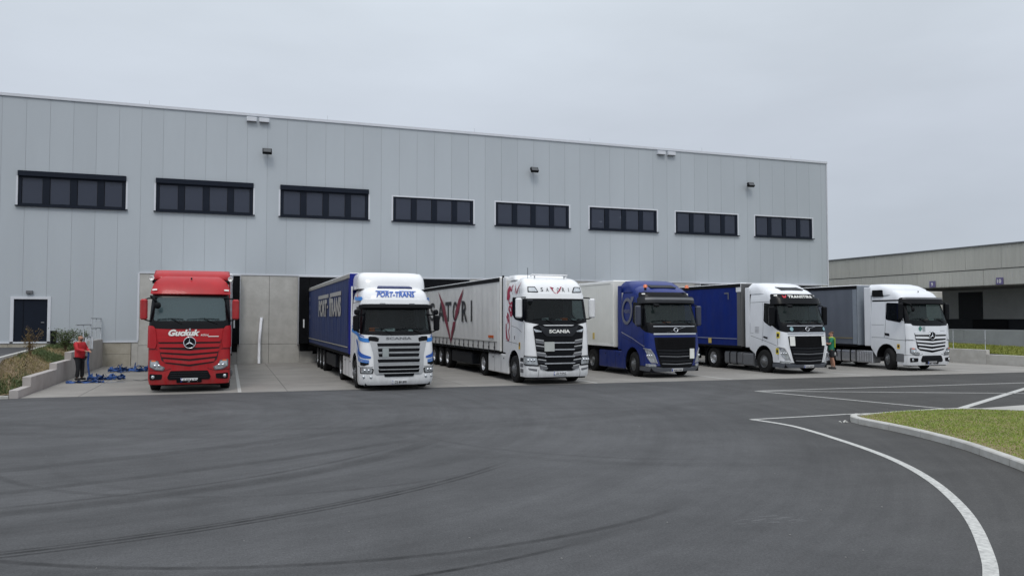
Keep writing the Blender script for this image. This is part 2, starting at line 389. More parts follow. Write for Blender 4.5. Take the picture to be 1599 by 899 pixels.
def chassis(root, tank='skirt', body=WHITE, yr=5.25):
    m = M()
    for s in (-1, 1): m.box(s * .43 - .05, s * .43 + .05, .9, 6.3, .75, 1.0)
    m.box(-.95, .95, yr - .06, yr + .06, .45, .57); m.box(-1.0, 1.0, 1.3, 1.44, .42, .56)
    m.box(-.75, .75, 1.0, 2.4, .85, 1.25); m.tube([(-.5, yr - .3, 1.15), (.5, yr - .3, 1.15)], .1); m.box(-.5, .5, yr - .75, yr + .3, 1.0, 1.14)
    m.box(-1.1, 1.1, .55, 1.0, .32, .62)
    m.obj('chassis', CHAS, root)
    for s in (-1, 1):
        f = M(); pts = []
        for k in range(9):
            a = PI * k / 8; pts.append((yr + .66 * math.cos(a), .5 + .62 * math.sin(a)))
        inn = [(yr + .62 * math.cos(PI * k / 8), .5 + .58 * math.sin(PI * k / 8)) for k in range(8, -1, -1)]
        f.prism(pts + inn, 'x', s * 1.24, s * .66); f.obj('mudguard', CHAS, root)
    if tank == 'skirt':
        for s in (-1, 1):
            b = M(); b.box(min(s * 1.24, s * 1.14), max(s * 1.24, s * 1.14), 2.12, 4.55, .27, 1.02, .035); o = b.obj('side_skirt', body, root)
            g = M()
            for yy in (2.95, 3.75): g.box(min(s * 1.243, s * 1.22), max(s * 1.243, s * 1.22), yy - .006, yy + .006, .3, 1.0)
            for yy in (2.6, 3.9): g.tube([(s * 1.235, yy, .86), (s * 1.255, yy, .86)], .03)
            g.obj('skirt_joint', DGREY, o)
    else:
        for s in (-1, 1):
            segs = ((3.42, 4.72),) if tank == 'bands' else ((3.0, 4.35),)
            for a, b_ in segs:
                b = M(); P = rnd([(s * 1.22, .26), (s * .62, .26), (s * .62, .86), (s * 1.22, .86)], .13)
                b.prism(P, 'y', a, b_); o = b.obj('fuel_tank', ALU if tank == 'bands' else MGREY, root)
                for yy in (a + .3, b_ - .38) if tank == 'bands' else (a + .4, b_ - .4):
                    q = M(); P2 = [(p[0] + (.012 if p[0] * s > .9 else -.0) * s, p[1] + (.012 if p[1] > .55 else -.012)) for p in P]; q.prism(P2, 'y', yy - .035, yy + .035); q.obj('tank_strap', CHAS, o)
            b = M()
            if tank == 'bands':
                b.box(min(s * 1.22, s * .7), max(s * 1.22, s * .7), 2.3, 3.32, .26, .84, .03)
                o = b.obj('battery_box', ALU, root)
                for k in range(6):
                    yy = 2.42 + k * .155; q = M().box(min(s * 1.238, s * 1.21), max(s * 1.238, s * 1.21), yy, yy + .085, .32, .76, .012); q.obj('rib', ALU, o)
            else:
                b.prism(rnd([(s * 1.22, .24), (s * .7, .24), (s * .7, .82), (s * 1.22, .82)], .09), 'y', 2.18, 2.93); b.obj('battery_box', MGREY, root)
def tractor_wheels(root, steer=0, w=1.25):
    for s in (-1, 1):
        wheel(root, s * w if not steer else s * (w - .04), 1.4, side=s, steer=steer)
        wheel(root, s * (w - .01), 5.25, side=s, dual=True, front=False)
def interior(root, zf, zt, yb=2.15, yf=.45, w=1.08, paper=True):
    m = M(); m.box(-w, w, yb, yb + .03, zf - .3, zt); m.box(-w, w, yf + .45, yb, zt, zt + .03); m.box(-w, w, yf + .6, yb, zf - .65, zf - .62); m.obj('cab_lining', INT, root)
    d = M(); d.box(-w, w, yf - .1, yf + .35, zf - .35, zf - .02, .05); d.box(.2, .85, yf + .15, yf + .5, zf - .2, zf + .07, .06); d.obj('dashboard', SEAT, root)
    for x in (-.6, .6):
        s = M(); s.box(x - .26, x + .26, 1.15, 1.65, zf - .5, zf - .32, .06); s.box(x - .25, x + .25, 1.6, 1.78, zf - .4, zf + .42, .07); s.box(x - .14, x + .14, 1.62, 1.74, zf + .43, zf + .66, .05); s.obj('seat', SEAT, root)
    random.seed(int(zf * 1000) + int(root.location.x * 10))
    for k in range(5):
        x = random.uniform(-1, .9); w_ = random.uniform(.05, .16); M().box(x - w_, x + w_, yf + random.uniform(-.02, .05), yf + .25, zf - .02, zf + random.uniform(.03, .12)).obj('dashboard_paper', (PAPER, MGREY, PAPER, AMBER, PAPER)[k], root)
    q = M(); pts = [(.6 + .22 * math.cos(2 * PI * k / 20), yf + .55 - .12 * math.sin(2 * PI * k / 20), zf + .02 + .19 * math.sin(2 * PI * k / 20)) for k in range(21)]
    q.tube(pts, .018, 6, False); q.tube([(.6, yf + .5, zf + .02), (.6, yf + .3, zf - .12)], .04); q.tube([(.4, yf + .55, zf + .02), (.8, yf + .55, zf + .02)], .02); q.obj('steering_wheel', BLACK, root)
    c = M()
    for k in range(7): c.box(-w + .02 + .025 * k, -w + .04 + .025 * k, yb - .5 - .05 * (k % 2), yb - .47 - .05 * (k % 2), zf - .1, zt - .05); c.box(w - .04 - .025 * k, w - .02 - .025 * k, yb - .5 - .05 * (k % 2), yb - .47 - .05 * (k % 2), zf - .1, zt - .05)
    c.obj('curtain', MGREY, root)
def cab_shell(root, S, zb, zt, body, arch=True, holes=(), bumper_z=None, roof=True, ybot=None, steparea=True):
    """the painted skin: nose, corners and both sides in one sheet, with wheel arches and glazed openings cut out"""
    e = S.end(); a = 1.4; P = []
    def half(sign):
        q = []
        if arch:
            q.append((S.sy(a) - .62, zb))
            for k in range(13):
                t = PI - PI * k / 12; q.append((S.sy(a) + .62 * math.cos(t), max(zb, .56 + .66 * math.sin(t))))
            q.append((S.sy(a) + .62, zb + .32)); q.append((e, 1.02))
        else: q.append((e, zb))
        q.append((e, zt)); return q
    r = half(1); P = [(-x, z) for x, z in reversed(r)] + [(x, z) for x, z in r]
    m = patchm(S, P, 0, 0, .11, holes)
    top = [S(u, zt) for u in np.linspace(-e, e, 41)]
    n = len(top); m.add(top, [tuple(range(n))], True)
    bk = [(z, S.lv(z)[0]) for z in np.linspace(1.02, zt, 12)]
    m.add([(-w, S.y1, z) for z, w in bk] + [(w, S.y1, z) for z, w in reversed(bk)], [tuple(range(24))])
    o = m.obj('cab', body, root)
    li = M()
    for s in (-1, 1):   # dark inner wheel arch
        pts = [(a_ := 1.4 + .615 * math.cos(PI * k / 12), .56 + .655 * math.sin(PI * k / 12)) for k in range(13)]
        inn = [(1.4 + .58 * math.cos(PI * k / 12), .56 + .62 * math.sin(PI * k / 12)) for k in range(12, -1, -1)]
        li.prism(pts + inn, 'x', s * 1.225, s * .7)
    li.obj('wheel_arch', CHAS, o)
    return o
def gapline(name, S, pts, w, root, sign=None, m=DGREY):
    for sg in (-1, 1) if sign is None else (sign,): patch(name, S, ribbon([(sg * S.sz(y, z), z) for y, z in pts], w), m, root, .003, 0, .15)

def glazed(root, S, frame, pane, m=GLASS, fm=GLOSSB, name='windscreen', off=.012):
    f = patch(name + '_frame', S, frame, fm, root, off, .03, .09, [pane])
    patch(name, S, pane, m, root, off - .004, 0, .12)
    return f

# ------------------------------------------------------------------ trailer
TRW = 1.275
def tl(sign=-1):
    return (lambda u, z, off=0: Vector((-(TRW + off), -u, z))) if sign < 0 else (lambda u, z, off=0: Vector((TRW + off, u, z)))
def trailer(root, curt, y0=3.1, y1=16.6, ztop=4.0, zb=1.12, kind='curtain', rail=ALU, band=None, roofm=None, straps=0, post=ALU, top_band=None, bandh=.3, rust=False):
    F = tl(-1); G = tl(1)
    m = M(); m.box(-TRW + .02, TRW - .02, y0 + .02, y1, zb + .02, ztop - .02); m.obj('load_body', post, root)
    for fn, sg in ((F, -1), (G, 1)):
        if kind == 'curtain':
            def fw(u, z, off=0, fn=fn):
                p = fn(u, z, off); t = min(1, max(0, (z - zb) / 1.0)) * min(1, (ztop - .2 - z) / .4)
                p.x += (-1 if p.x < 0 else 1) * (.012 * math.sin(abs(p.y) * 9.1) + .010 * math.sin(abs(p.y) * 3.3 + z * 1.7)) * max(0, t) ; return p
            ya, yb_ = y0 + .31, y1 - .12
            u0, u1 = (-yb_, -ya) if sg < 0 else (ya, yb_)
            g = M(); nu = 150; nz_ = 10; vs = []
            for j in range(nz_ + 1):
                for i in range(nu + 1): vs.append(fw(u0 + (u1 - u0) * i / nu, zb + (ztop - .14 - zb) * j / nz_, .02))
            g.add(vs, [(j * (nu + 1) + i, j * (nu + 1) + i + 1, (j + 1) * (nu + 1) + i + 1, (j + 1) * (nu + 1) + i) for j in range(nz_) for i in range(nu)], True)
            c = g.obj('curtain_side', curt, root)
            q = M(); q.box(min(sg * TRW, sg * (TRW + .05)), max(sg * TRW, sg * (TRW + .05)), y0, y1, ztop - .15, ztop + .01, .015); q.obj('roof_rail', rail, root)
            q = M(); q.box(min(sg * TRW, sg * (TRW + .035)), max(sg * TRW, sg * (TRW + .035)), y0, y1, zb - .09, zb + .02, .01); q.obj('side_rail', CHAS, root)
            if band:
                g = M(); g.box(min(sg * (TRW + .03), sg * (TRW + .045)), max(sg * (TRW + .03), sg * (TRW + .045)), ya, yb_, zb + bandh, zb + bandh + .03); g.obj('curtain_seam', band, root)
            if sg < 0:
                for k in range(straps):
                    yy = ya + .25 + k * (yb_ - ya - .4) / (straps - 1)
                    g = M(); g.box(-TRW - .055, -TRW - .04, yy - .022, yy + .022, zb - .07, zb + .33); g.box(-TRW - .07, -TRW - .04, yy - .03, yy + .03, zb + .08, zb + .17)
                    g.obj('strap', STRAPK, root)
            q = M(); q.box(min(sg * TRW, sg * (TRW + .02)), max(sg * TRW, sg * (TRW + .02)), y0, y0 + .30, zb, ztop - .16); q.obj('corner_post', post, root)
            q = M(); q.box(min(sg * TRW, sg * (TRW + .035)), max(sg * TRW, sg * (TRW + .035)), y1 - .12, y1, zb, ztop - .16); q.obj('corner_post', rail, root)
        else:
            q = M(); q.box(min(sg * TRW, sg * (TRW + .03)), max(sg * TRW, sg * (TRW + .03)), y0, y1, zb, zb + .12, .01); q.box(min(sg * TRW, sg * (TRW + .03)), max(sg * TRW, sg * (TRW + .03)), y0, y1, ztop - .1, ztop, .01); q.obj('side_rail', rail, root)
            for k in range(10):
                yy = y0 + .3 + k * (y1 - y0 - .3) / 10; q = M().box(min(sg * (TRW - .03), sg * (TRW + .012)), max(sg * (TRW - .03), sg * (TRW + .012)), yy + .004, yy + (y1 - y0 - .3) / 10 - .004, zb + .125, ztop - .105); q.obj('side_panel', curt, root)
            q = M(); q.box(min(sg * TRW, sg * (TRW + .04)), max(sg * TRW, sg * (TRW + .04)), y0, y0 + .28, zb + .12, ztop - .1, .01); q.obj('corner_post', curt, root)
    r = M(); r.box(-TRW - .02, TRW + .02, y0 + .01, y1, ztop - .02, ztop + .04, .02)
    for k in range(12): r.box(-TRW + .05, TRW - .05, y0 + .5 + k * 1.05, y0 + .56 + k * 1.05, ztop + .03, ztop + .05)
    r.obj('roof', roofm or WHITE, root)
    f = M(); f.box(-TRW - .02, TRW + .02, y0 - .03, y0 + .04, zb - .02, ztop + .02, .02); f.obj('front_wall', curt if kind == 'box' else post, root)
    c = M()
    for s in (-1, 1): c.box(s * .6 - .06, s * .6 + .06, y0 + .2, y1, zb - .35, zb - .1)
    c.box(-1.2, 1.2, y0 + .1, y0 + 2.4, zb - .12, zb)
    for k in range(9): c.box(-1.2, 1.2, y0 + 1 + k * 1.4, y0 + 1.08 + k * 1.4, zb - .2, zb - .02)
    c.box(-1.1, 1.1, y1 - .3, y1 - .15, .5, .65)
    c.obj('trailer_chassis', CHAS, root)
    for s in (-1, 1):
        q = M(); q.box(min(s * 1.2, s * .75), max(s * 1.2, s * .75), 7.0, 10.3, .38, .9, .03); q.obj('pallet_box', DGREY, root)
        q = M(); q.box(s * .9 - .08, s * .9 + .08, 6.2, 6.38, .12, 1.1); q.box(s * .9 - .15, s * .9 + .15, 6.12, 6.46, .06, .12); q.obj('landing_leg', CHAS, root)
        for yy in (10.95, 12.25, 13.55):
            wheel(root, s * 1.25, yy, side=s, w=.37, front=False)
            g = M(); pts = [(yy + .62 * math.cos(PI * k / 8), .5 + .6 * math.sin(PI * k / 8)) for k in range(9)]; inn = [(yy + .58 * math.cos(PI * k / 8), .5 + .57 * math.sin(PI * k / 8)) for k in range(8, -1, -1)]
            g.prism(pts + inn, 'x', s * 1.22, s * .8); g.obj('trailer_mudguard', CHAS, root)

PLAN_SQ = [(0, 0), (.4, .012), (.7, .035), (.86, .075), (.94, .13), (.985, .22), (1, .36)]
PLAN_RD = [(0, 0), (.35, .015), (.62, .05), (.8, .11), (.91, .2), (.975, .34), (1, .52)]
# ================================================================== GROUND
def asphalt():
    m = bpy.data.materials.new('asphalt'); m.use_nodes = True; n = m.node_tree.nodes; l = m.node_tree.links; b = n['Principled BSDF']
    g = n.new('ShaderNodeNewGeometry'); pos = g.outputs['Position']
    def noise(scale, det=5, src=pos, rough=.6):
        z = n.new('ShaderNodeTexNoise'); z.inputs['Scale'].default_value = scale; z.inputs['Detail'].default_value = det; z.inputs['Roughness'].default_value = rough; l.new(src, z.inputs[0]); return z.outputs[0]
    def math_(op, a, c=None, d=None):
        z = n.new('ShaderNodeMath'); z.operation = op
        for i, v in enumerate((a, c, d)):
            if v is None: continue
            if isinstance(v, (int, float)): z.inputs[i].default_value = v
            else: l.new(v, z.inputs[i])
        return z.outputs[0]
    def rng_(v, a, b_, c, d, smooth=False):
        z = n.new('ShaderNodeMapRange'); z.inputs[1].default_value = a; z.inputs[2].default_value = b_; z.inputs[3].default_value = c; z.inputs[4].default_value = d
        if smooth: z.interpolation_type = 'SMOOTHSTEP'
        l.new(v, z.inputs[0]); return z.outputs[0]
    k = n.new('ShaderNodeMapping'); k.inputs['Scale'].default_value = (.12, .5, 1); k.inputs['Rotation'].default_value = (0, 0, R(-14)); l.new(pos, k.inputs[0])
    streak = rng_(noise(1.6, 7, k.outputs[0], .7), .3, .72, .88, 1.1)
    patchy = rng_(noise(.22, 4), .3, .7, .80, 1.13); patch2 = rng_(noise(.8, 7, pos, .7), .35, .65, .88, 1.10)
    fine = rng_(noise(38, 3, pos, .8), .25, .75, .62, 1.4)
    vor = n.new('ShaderNodeTexVoronoi'); vor.inputs['Scale'].default_value = 42; l.new(pos, vor.inputs[0])
    speck = rng_(vor.outputs['Distance'], .0, .22, 1.6, 1.0)
    # wheel-polished bands running round the turning circle
    pc = n.new('ShaderNodeVectorMath'); pc.operation = 'SUBTRACT'; l.new(pos, pc.inputs[0]); pc.inputs[1].default_value = (-3.6, 21.4, 0)
    sp_ = n.new('ShaderNodeSeparateXYZ'); l.new(pc.outputs[0], sp_.inputs[0]); ln = n.new('ShaderNodeVectorMath'); ln.operation = 'LENGTH'; l.new(pc.outputs[0], ln.inputs[0])
    ang = math_('ARCTAN2', sp_.outputs[0], math_('MULTIPLY', sp_.outputs[1], -1)); cb = n.new('ShaderNodeCombineXYZ'); l.new(math_('MULTIPLY', ln.outputs['Value'], 1.5), cb.inputs[0]); l.new(math_('MULTIPLY', ang, 1.1), cb.inputs[1])
    pol = rng_(noise(1.3, 6, cb.outputs[0], .72), .3, .7, .80, 1.13)
    v = math_('MULTIPLY', streak, patchy); v = math_('MULTIPLY', v, pol); v = math_('MULTIPLY', v, patch2); v = math_('MULTIPLY', v, rng_(noise(11, 8, pos, .85), .3, .7, .86, 1.13)); v = math_('MULTIPLY', v, fine); v = math_('MULTIPLY', v, speck)
    sepx = n.new('ShaderNodeSeparateXYZ'); l.new(pos, sepx.inputs[0])
    wob = rng_(noise(.8, 3), 0, 1, -.06, .06); brk = rng_(noise(2.2, 6, pos, .75), .32, .62, .35, 1)
    mark = None
    # tyre marks: (cx, cy, radius, half width, strength, x from, x to)
    for cx, cy, rad, hw, st, xa, xb in ((-3.52, 20.67, 11.38, .05, .8, -30, 4.6), (-3.52, 20.67, 11.50, .04, .75, -30, 4.5), (-3.52, 20.67, 11.28, .03, .6, -30, 3.2),
        (-3.83, 20.64, 9.43, .22, .4, -30, 4.3), (-3.83, 20.64, 9.05, .06, .4, -30, 3.2), (-11.1, 39.81, 28.4, .16, .4, -30, 4), (-11.1, 39.81, 26.5, .25, .3, -30, 5), (-11.1, 39.81, 30.6, .3, .18, -30, 5),
        (1.96, 15.09, 7.21, .06, .6, -6, 5.6), (1.96, 15.09, 7.45, .16, .2, -6, 5.2), (.85, 14.57, 7.33, .045, .85, 0, 3.9), (1.22, 16.24, 5.03, .08, .3, -5, 4), (1.4, 15.6, 4.2, .1, .14, -5, 3.2),
        (9.5, 17.2, 6.4, .18, .16, 1, 9), (9.5, 17.2, 5.9, .09, .2, 2, 8), (4, 31, 14.5, .3, .15, 2, 17), (5, 33, 15.6, .2, .15, 0, 20), (12, 30, 11.2, .2, .13, 3, 20)):
        d = n.new('ShaderNodeVectorMath'); d.operation = 'DISTANCE'; l.new(pos, d.inputs[0]); d.inputs[1].default_value = (cx, cy, 0)
        q = math_('SUBTRACT', d.outputs['Value'], rad); q = math_('ADD', q, wob) if hw > .1 else q; q = math_('ABSOLUTE', q)
        q = rng_(q, hw * .35, hw * 1.25, st, 0, True)
        q = math_('MULTIPLY', q, rng_(sepx.outputs[0], xb - 1.2, xb + .1, 1, 0, True)); q = math_('MULTIPLY', q, rng_(sepx.outputs[1], cy - rad * .15, cy, 1, 0))
        mark = q if mark is None else math_('MAXIMUM', mark, q)
    mark = math_('MULTIPLY', mark, brk); v = math_('MULTIPLY', v, math_('SUBTRACT', 1, mark))
    # pale dried spill near the curved line
    kk = n.new('ShaderNodeMapping'); kk.inputs['Scale'].default_value = (1.3, 4, 1); l.new(pos, kk.inputs[0])
    dd = n.new('ShaderNodeVectorMath'); dd.operation = 'DISTANCE'; k2 = n.new('ShaderNodeMapping'); k2.inputs['Scale'].default_value = (1, 2.6, 1); l.new(pos, k2.inputs[0]); l.new(k2.outputs[0], dd.inputs[0]); dd.inputs[1].default_value = (6.15, 7.85 * 2.6, 0)
    sp = math_('MULTIPLY', rng_(dd.outputs['Value'], .25, .75, 1, 0, True), rng_(noise(3.5, 4, kk.outputs[0]), .52, .6, 0, 1))
    v = math_('MULTIPLY', v, math_('ADD', 1, math_('MULTIPLY', sp, .55)))
    # older, darker and browner surface towards the island
    old = rng_(math_('ADD', sepx.outputs[0], math_('MULTIPLY', sepx.outputs[1], -.55)), .5, 8, 0, 1, True)
    cm = n.new('ShaderNodeMix'); cm.data_type = 'RGBA'; l.new(old, cm.inputs[0]); cm.inputs[6].default_value = (.0745, .0755, .0785, 1); cm.inputs[7].default_value = (.052, .0505, .048, 1)
    sc_ = n.new('ShaderNodeVectorMath'); sc_.operation = 'SCALE'; l.new(cm.outputs[2], sc_.inputs[0]); l.new(v, sc_.inputs['Scale']); l.new(sc_.outputs[0], b.inputs['Base Color'])
    b.inputs['Roughness'].default_value = .82; b.inputs['Specular IOR Level'].default_value = .35
    bp = n.new('ShaderNodeBump'); bp.inputs['Strength'].default_value = .5; bp.inputs['Distance'].default_value = .006; l.new(noise(60, 3), bp.inputs['Height']); l.new(bp.outputs[0], b.inputs['Normal'])
    return m
ASPH = asphalt()
tag(M().add([(-400, -300, 0), (600, -300, 0), (600, 900, 0), (-400, 900, 0)], [(0, 1, 2, 3)]).obj('asphalt_yard', ASPH), kind='structure')
WALLY = 44.0
centers = [-1.17, 5.27, 11.35, 17.05, 23.6, 30.3]
# concrete apron: slabs laid side by side, front edge slightly skewed to the wall
ap = M().box(-5.95, 37.5, 30, 43.9, -.3, -.006).obj('concrete_apron', mat('joint_dirt', (.08, .078, .07), .9)); tag(ap, kind='structure')
fe = lambda x: 27.38 - (x + 6.06) * .0532
bx = [-5.88, -4.3, 1.87, 8.0, 14.2, 20.3, 26.45, 32.6, 37.48]
for a, b_ in zip(bx, bx[1:]):
    ys = [None, 33.0, 38.5, 43.98]
    for j in range(3):
        g = .009; p = [(a + g, fe(a) if j == 0 else ys[j] + g), (b_ - g, fe(b_) if j == 0 else ys[j] + g), (b_ - g, ys[j + 1] - g), (a + g, ys[j + 1] - g)]
        M().prism(p, 'z', -.12, .006).obj('concrete_slab', APRON, ap)
def line(pts, w, name='painted_line', z=.004, m=PAINTL):
    P = ribbon(pts, w); n = len(pts); q = M(); q.add([(x, y, z) for x, y in P], [(i, i + 1, 2 * n - 2 - i, 2 * n - 1 - i) for i in range(n - 1)])
    return tag(q.obj(name, m), kind='structure')
for i in (0, 2, 3, 4, 5):
    x = centers[i] + 1.55; line([(x, fe(x) + .02), (x, 36), (x, 43.6)], .11, 'bay_line', .0105)
# island, its kerb, lawn and path
curve = [(11.75, 15.68), (11.86, 15.1), (11.88, 14.4), (11.69, 13.5), (11.44, 12.6), (11.13, 11.6), (10.75, 10.6), (10.25, 9.6), (9.62, 8.6), (8.86, 7.6), (8.15, 6.8), (7.36, 6.02), (6.8, 5.52), (6.2, 5.08), (5.5, 4.7)]
line(smooth_pts(curve, 5), .135, 'curved_line')
line([(11.7, 15.72), (13.3, 15.73), (14.6, 15.76), (17.7, 15.42)], .10, 'island_line')
line([(16.44, 21.8), (28, 21.15), (46, 20.2)], .11, 'lane_line'); line([(16.5, 21.78), (24.0, 18.2), (33, 13.9)], .10, 'lane_line'); line([(16.44, 21.8), (18.0, 15.72)], .11, 'lane_line'); line([(18.2, 15.62), (25.39, 19.25), (31, 22.1)], .2, 'slanted_line')
kerb = smooth_pts([(14.15, 14.98), (13.8, 14.78), (13.58, 14.45), (13.48, 13.9), (13.38, 13.1), (13.16, 12.1), (12.76, 10.91), (12.25, 9.85), (11.75, 8.9), (11.0, 7.75), (10.0, 6.6), (8.7, 5.5)], 3)
back = smooth_pts([(14.15, 14.98), (15.5, 15.2), (17.6, 15.25), (18.5, 14.7), (19.4, 13.7), (21, 11.5), (23, 8)], 3)
def kerbrun(P, w=.15, h=.13, seg=1.0):
    acc = []; tot = [0]
    for a, b_ in zip(P, P[1:]): tot.append(tot[-1] + math.dist(a, b_))
    def at(t):
        for i in range(len(P) - 1):
            if t <= tot[i + 1] or i == len(P) - 2:
                k = (t - tot[i]) / (tot[i + 1] - tot[i]); return (P[i][0] + (P[i + 1][0] - P[i][0]) * k, P[i][1] + (P[i + 1][1] - P[i][1]) * k)
    n = int(tot[-1] / seg)
    for i in range(n):
        t0 = tot[-1] * i / n + .006; t1 = tot[-1] * (i + 1) / n - .006
        acc.append([at(t0 + (t1 - t0) * k / 3) for k in range(4)])
    return acc
KERBM = mat('kerb_concrete', (.50, .50, .48), .85, c2=(.37, .36, .33), scale=3, bump=.3, bscale=50, objvar=.07)
kr = empty('island_kerb', (13.4, 14.5, 0), 'pale concrete kerb curving round the grass island at the right', 'kerb')
kr['kind'] = 'structure'; del kr['category']
def kerbstone(pts, w, h, root, z0=-.05):
    inner = []
    for i, p in enumerate(pts):
        q = Vector(pts[min(i + 1, 3)]) - Vector(pts[max(i - 1, 0)]); q.normalize(); inner.append((p[0] - q.y * w, p[1] + q.x * w))
    vs = [(x, y, z0) for x, y in pts] + [(x, y, h - .02) for x, y in pts] + [(x * .86 + a * .14, y * .86 + b_ * .14, h) for (x, y), (a, b_) in zip(pts, inner)] + [(x, y, h) for x, y in inner] + [(x, y, z0) for x, y in inner]
    fs = [(j * 4 + i, j * 4 + i + 1, (j + 1) * 4 + i + 1, (j + 1) * 4 + i) for j in range(4) for i in range(3)] + [(0, 4, 8, 12, 16), (3, 7, 11, 15, 19)]
    vs = [(x - root.location.x, y - root.location.y, z) for x, y, z in vs]
    M().add(vs, fs).obj('kerbstone', KERBM, root)
for s in kerbrun(kerb): kerbstone(s, .15, .135, kr)
for s in kerbrun(back): kerbstone([(x, y) for x, y in s], -.12, .10, kr)
soil = mat('lawn_soil', (.24, .175, .095), .95, c2=(.17, .165, .06), scale=1.6, bump=.4, bscale=20)
isl = [(x + .1, y) for x, y in kerb] + [(23, 5.5)] + [(x, y - .06) for x, y in reversed(back)]
lf = lambda x, y: .085 + .015 * math.sin(x * 1.3) * math.sin(y * .9)
q = patchm(lambda u, v, off=0: Vector((u, v, lf(u, v))), isl, 0, 0, .5); tag(q.obj('lawn_ground', soil), kind='structure')
PATHM = mat('path_concrete', (.42, .41, .385), .9, c2=(.33, .32, .30), scale=1.2)
tag(M().prism([(17.75, 15.33), (18.6, 14.8), (19.5, 13.8), (21.1, 11.6), (23.1, 8.1), (27, 8.1), (27, 15.8), (20.4, 15.55)], 'z', -.05, .03).obj('path', PATHM), kind='structure')
def blades(name, pts, hmin, hmax, w, m, label, lean=.5):
    n = len(pts); P = np.array(pts); a = rng.uniform(0, 2 * PI, n); h = rng.uniform(hmin, hmax, n) * rng.choice([.6, 1, 1.3], n); ww = w * rng.uniform(.6, 1.5, n)
    dx = np.cos(a) * ww; dy = np.sin(a) * ww; la = rng.normal(0, lean, n) * h; lb = rng.normal(0, lean, n) * h
    V = np.empty((n, 3, 3)); V[:, 0] = P - np.c_[dx, dy, np.zeros(n)]; V[:, 1] = P + np.c_[dx, dy, np.zeros(n)]; V[:, 2] = P + np.c_[la, lb, h]
    me = bpy.data.meshes.new(name); me.vertices.add(3 * n); me.vertices.foreach_set('co', V.ravel()); me.loops.add(3 * n); me.loops.foreach_set('vertex_index', np.arange(3 * n)); me.polygons.add(n); me.polygons.foreach_set('loop_start', np.arange(n) * 3); me.update(calc_edges=True); me.validate()
    return link(name, me, m)
GRASS = mat('grass_blades', (.26, .33, .045), .7, c2=(.15, .23, .03), scale=1.1); DRY = mat('dry_grass', (.30, .235, .11), .8, c2=(.13, .11, .04), scale=5); WEED = mat('weed_green', (.10, .135, .045), .7, c2=(.04, .07, .02), scale=4)
pts = []; dry = []
while len(pts) < 90000:
    x = random.uniform(12, 22); y = random.uniform(7, 15.2)
    if not inpoly(x, y, isl): continue
    d = min(math.dist((x, y), p) for p in kerb[::2])
    if d < .14: continue
    k = math.sin(x * 2.1 + y) * math.sin(y * 1.7 - x * .6) * .5 + random.gauss(0, .5)
    if (k + (1.1 - d) * 1.4) > .62:
        if random.random() < .3: dry.append((x, y, lf(x, y)))
        if random.random() < .85: continue
    pts.append((x, y, lf(x, y)))
tag(blades('lawn_grass', pts, .012, .032, .007, GRASS, ''), kind='stuff'); tag(blades('dry_grass', dry, .012, .03, .006, DRY, ''), kind='stuff')
rub = M()
for k in range(8):
    x = 13.38 + random.gauss(0, .07); y = 14.52 + random.gauss(0, .07); r_ = random.uniform(.015, .04); rub.ell((x, y, r_ * .5), (r_, r_ * .8, r_ * .6), 6, 4)
tag(rub.obj('kerb_rubble', KERBM), 'small heap of broken kerb fragments on the asphalt at the island tip', 'rubble')

gv = M()
for k in range(70):
    y = random.uniform(4.5, 24); x = random.uniform(-.3 * y, 1.3 * y); r_ = random.uniform(.005, .012); gv.ell((x, y, r_ * .4), (r_, r_, r_ * .6), 5, 3)
tag(gv.obj('loose_grit', mat('grit_grey', (.26, .26, .25), .9)), kind='stuff')
# ================================================================== WAREHOUSE
wh = empty('warehouse', (0, WALLY, 0), 'large grey clad warehouse with loading docks and a row of ribbon windows', 'warehouse')
XL, XR = -26.0, 39.4; WZ0 = 7.9; wins = [-9.74 + 6.153 * k for k in range(8)]; WW = 4.76
def part(mm, name, m, root=wh, label=None, org=(0, WALLY, 0)):
    mm.v = [(a - org[0], b_ - org[1], c - org[2]) for a, b_, c in mm.v]; return mm.obj(name, m, root, label)
def wtop(i): return 9.60 if i < 3 else 9.31
core = M(); core.box(XL, XR - .1, 46.6, 84, 0, 13.1); core.box(XL, XR - .1, 44.22, 46.6, 10.0, 13.1); core.box(XL, XR - .1, 44.22, 46.6, 4.8, 6.6)
part(core, 'building_core', mat('dark_interior', (.03, .032, .036), .9))
SD = mat('cladding_joint', (.30, .31, .33), .7); bp_ = M(); bp_.box(XL, XR - .05, 44.014, 44.024, 9.62, 13.2); bp_.box(XL, XR - .05, 44.014, 44.024, 4.77, 7.85); bp_.box(XL, -9.83, 44.014, 44.024, 1.27, 4.765); bp_.box(-8.3, -4.3, 44.014, 44.024, 1.27, 4.765); bp_.box(-9.83, -8.3, 44.014, 44.024, 3.42, 4.765)
for i in range(len(wins) - 1): bp_.box(wins[i] + WW + .03, wins[i + 1] - .03, 44.14, 44.2, 7.8, 9.7)
bp_.box(wins[-1] + WW + .03, XR - .05, 44.14, 44.2, 7.8, 9.7); bp_.box(XL, wins[0], 44.14, 44.2, 7.8, 9.7); bp_ = M()
segs_ = [(XL, -9.83, 1.27, 4.765), (-8.3, -4.3, 1.27, 4.765), (-9.83, -8.3, 3.42, 4.765), (XL, XR - .05, 4.77, 7.86), (XL, XR - .05, 9.63, 13.2), (XL, wins[0] - .03, 7.86, 9.63), (wins[-1] + WW + .03, XR - .05, 7.86, 9.63)] + [(wins[i] + WW + .03, wins[i + 1] - .03, 7.86, 9.63) for i in range(len(wins) - 1)]
JT = []
part(bp_, 'joint_backing', SD) if bp_.v else None
x = -9.42 - 17 * 1.03
J = 1.0285
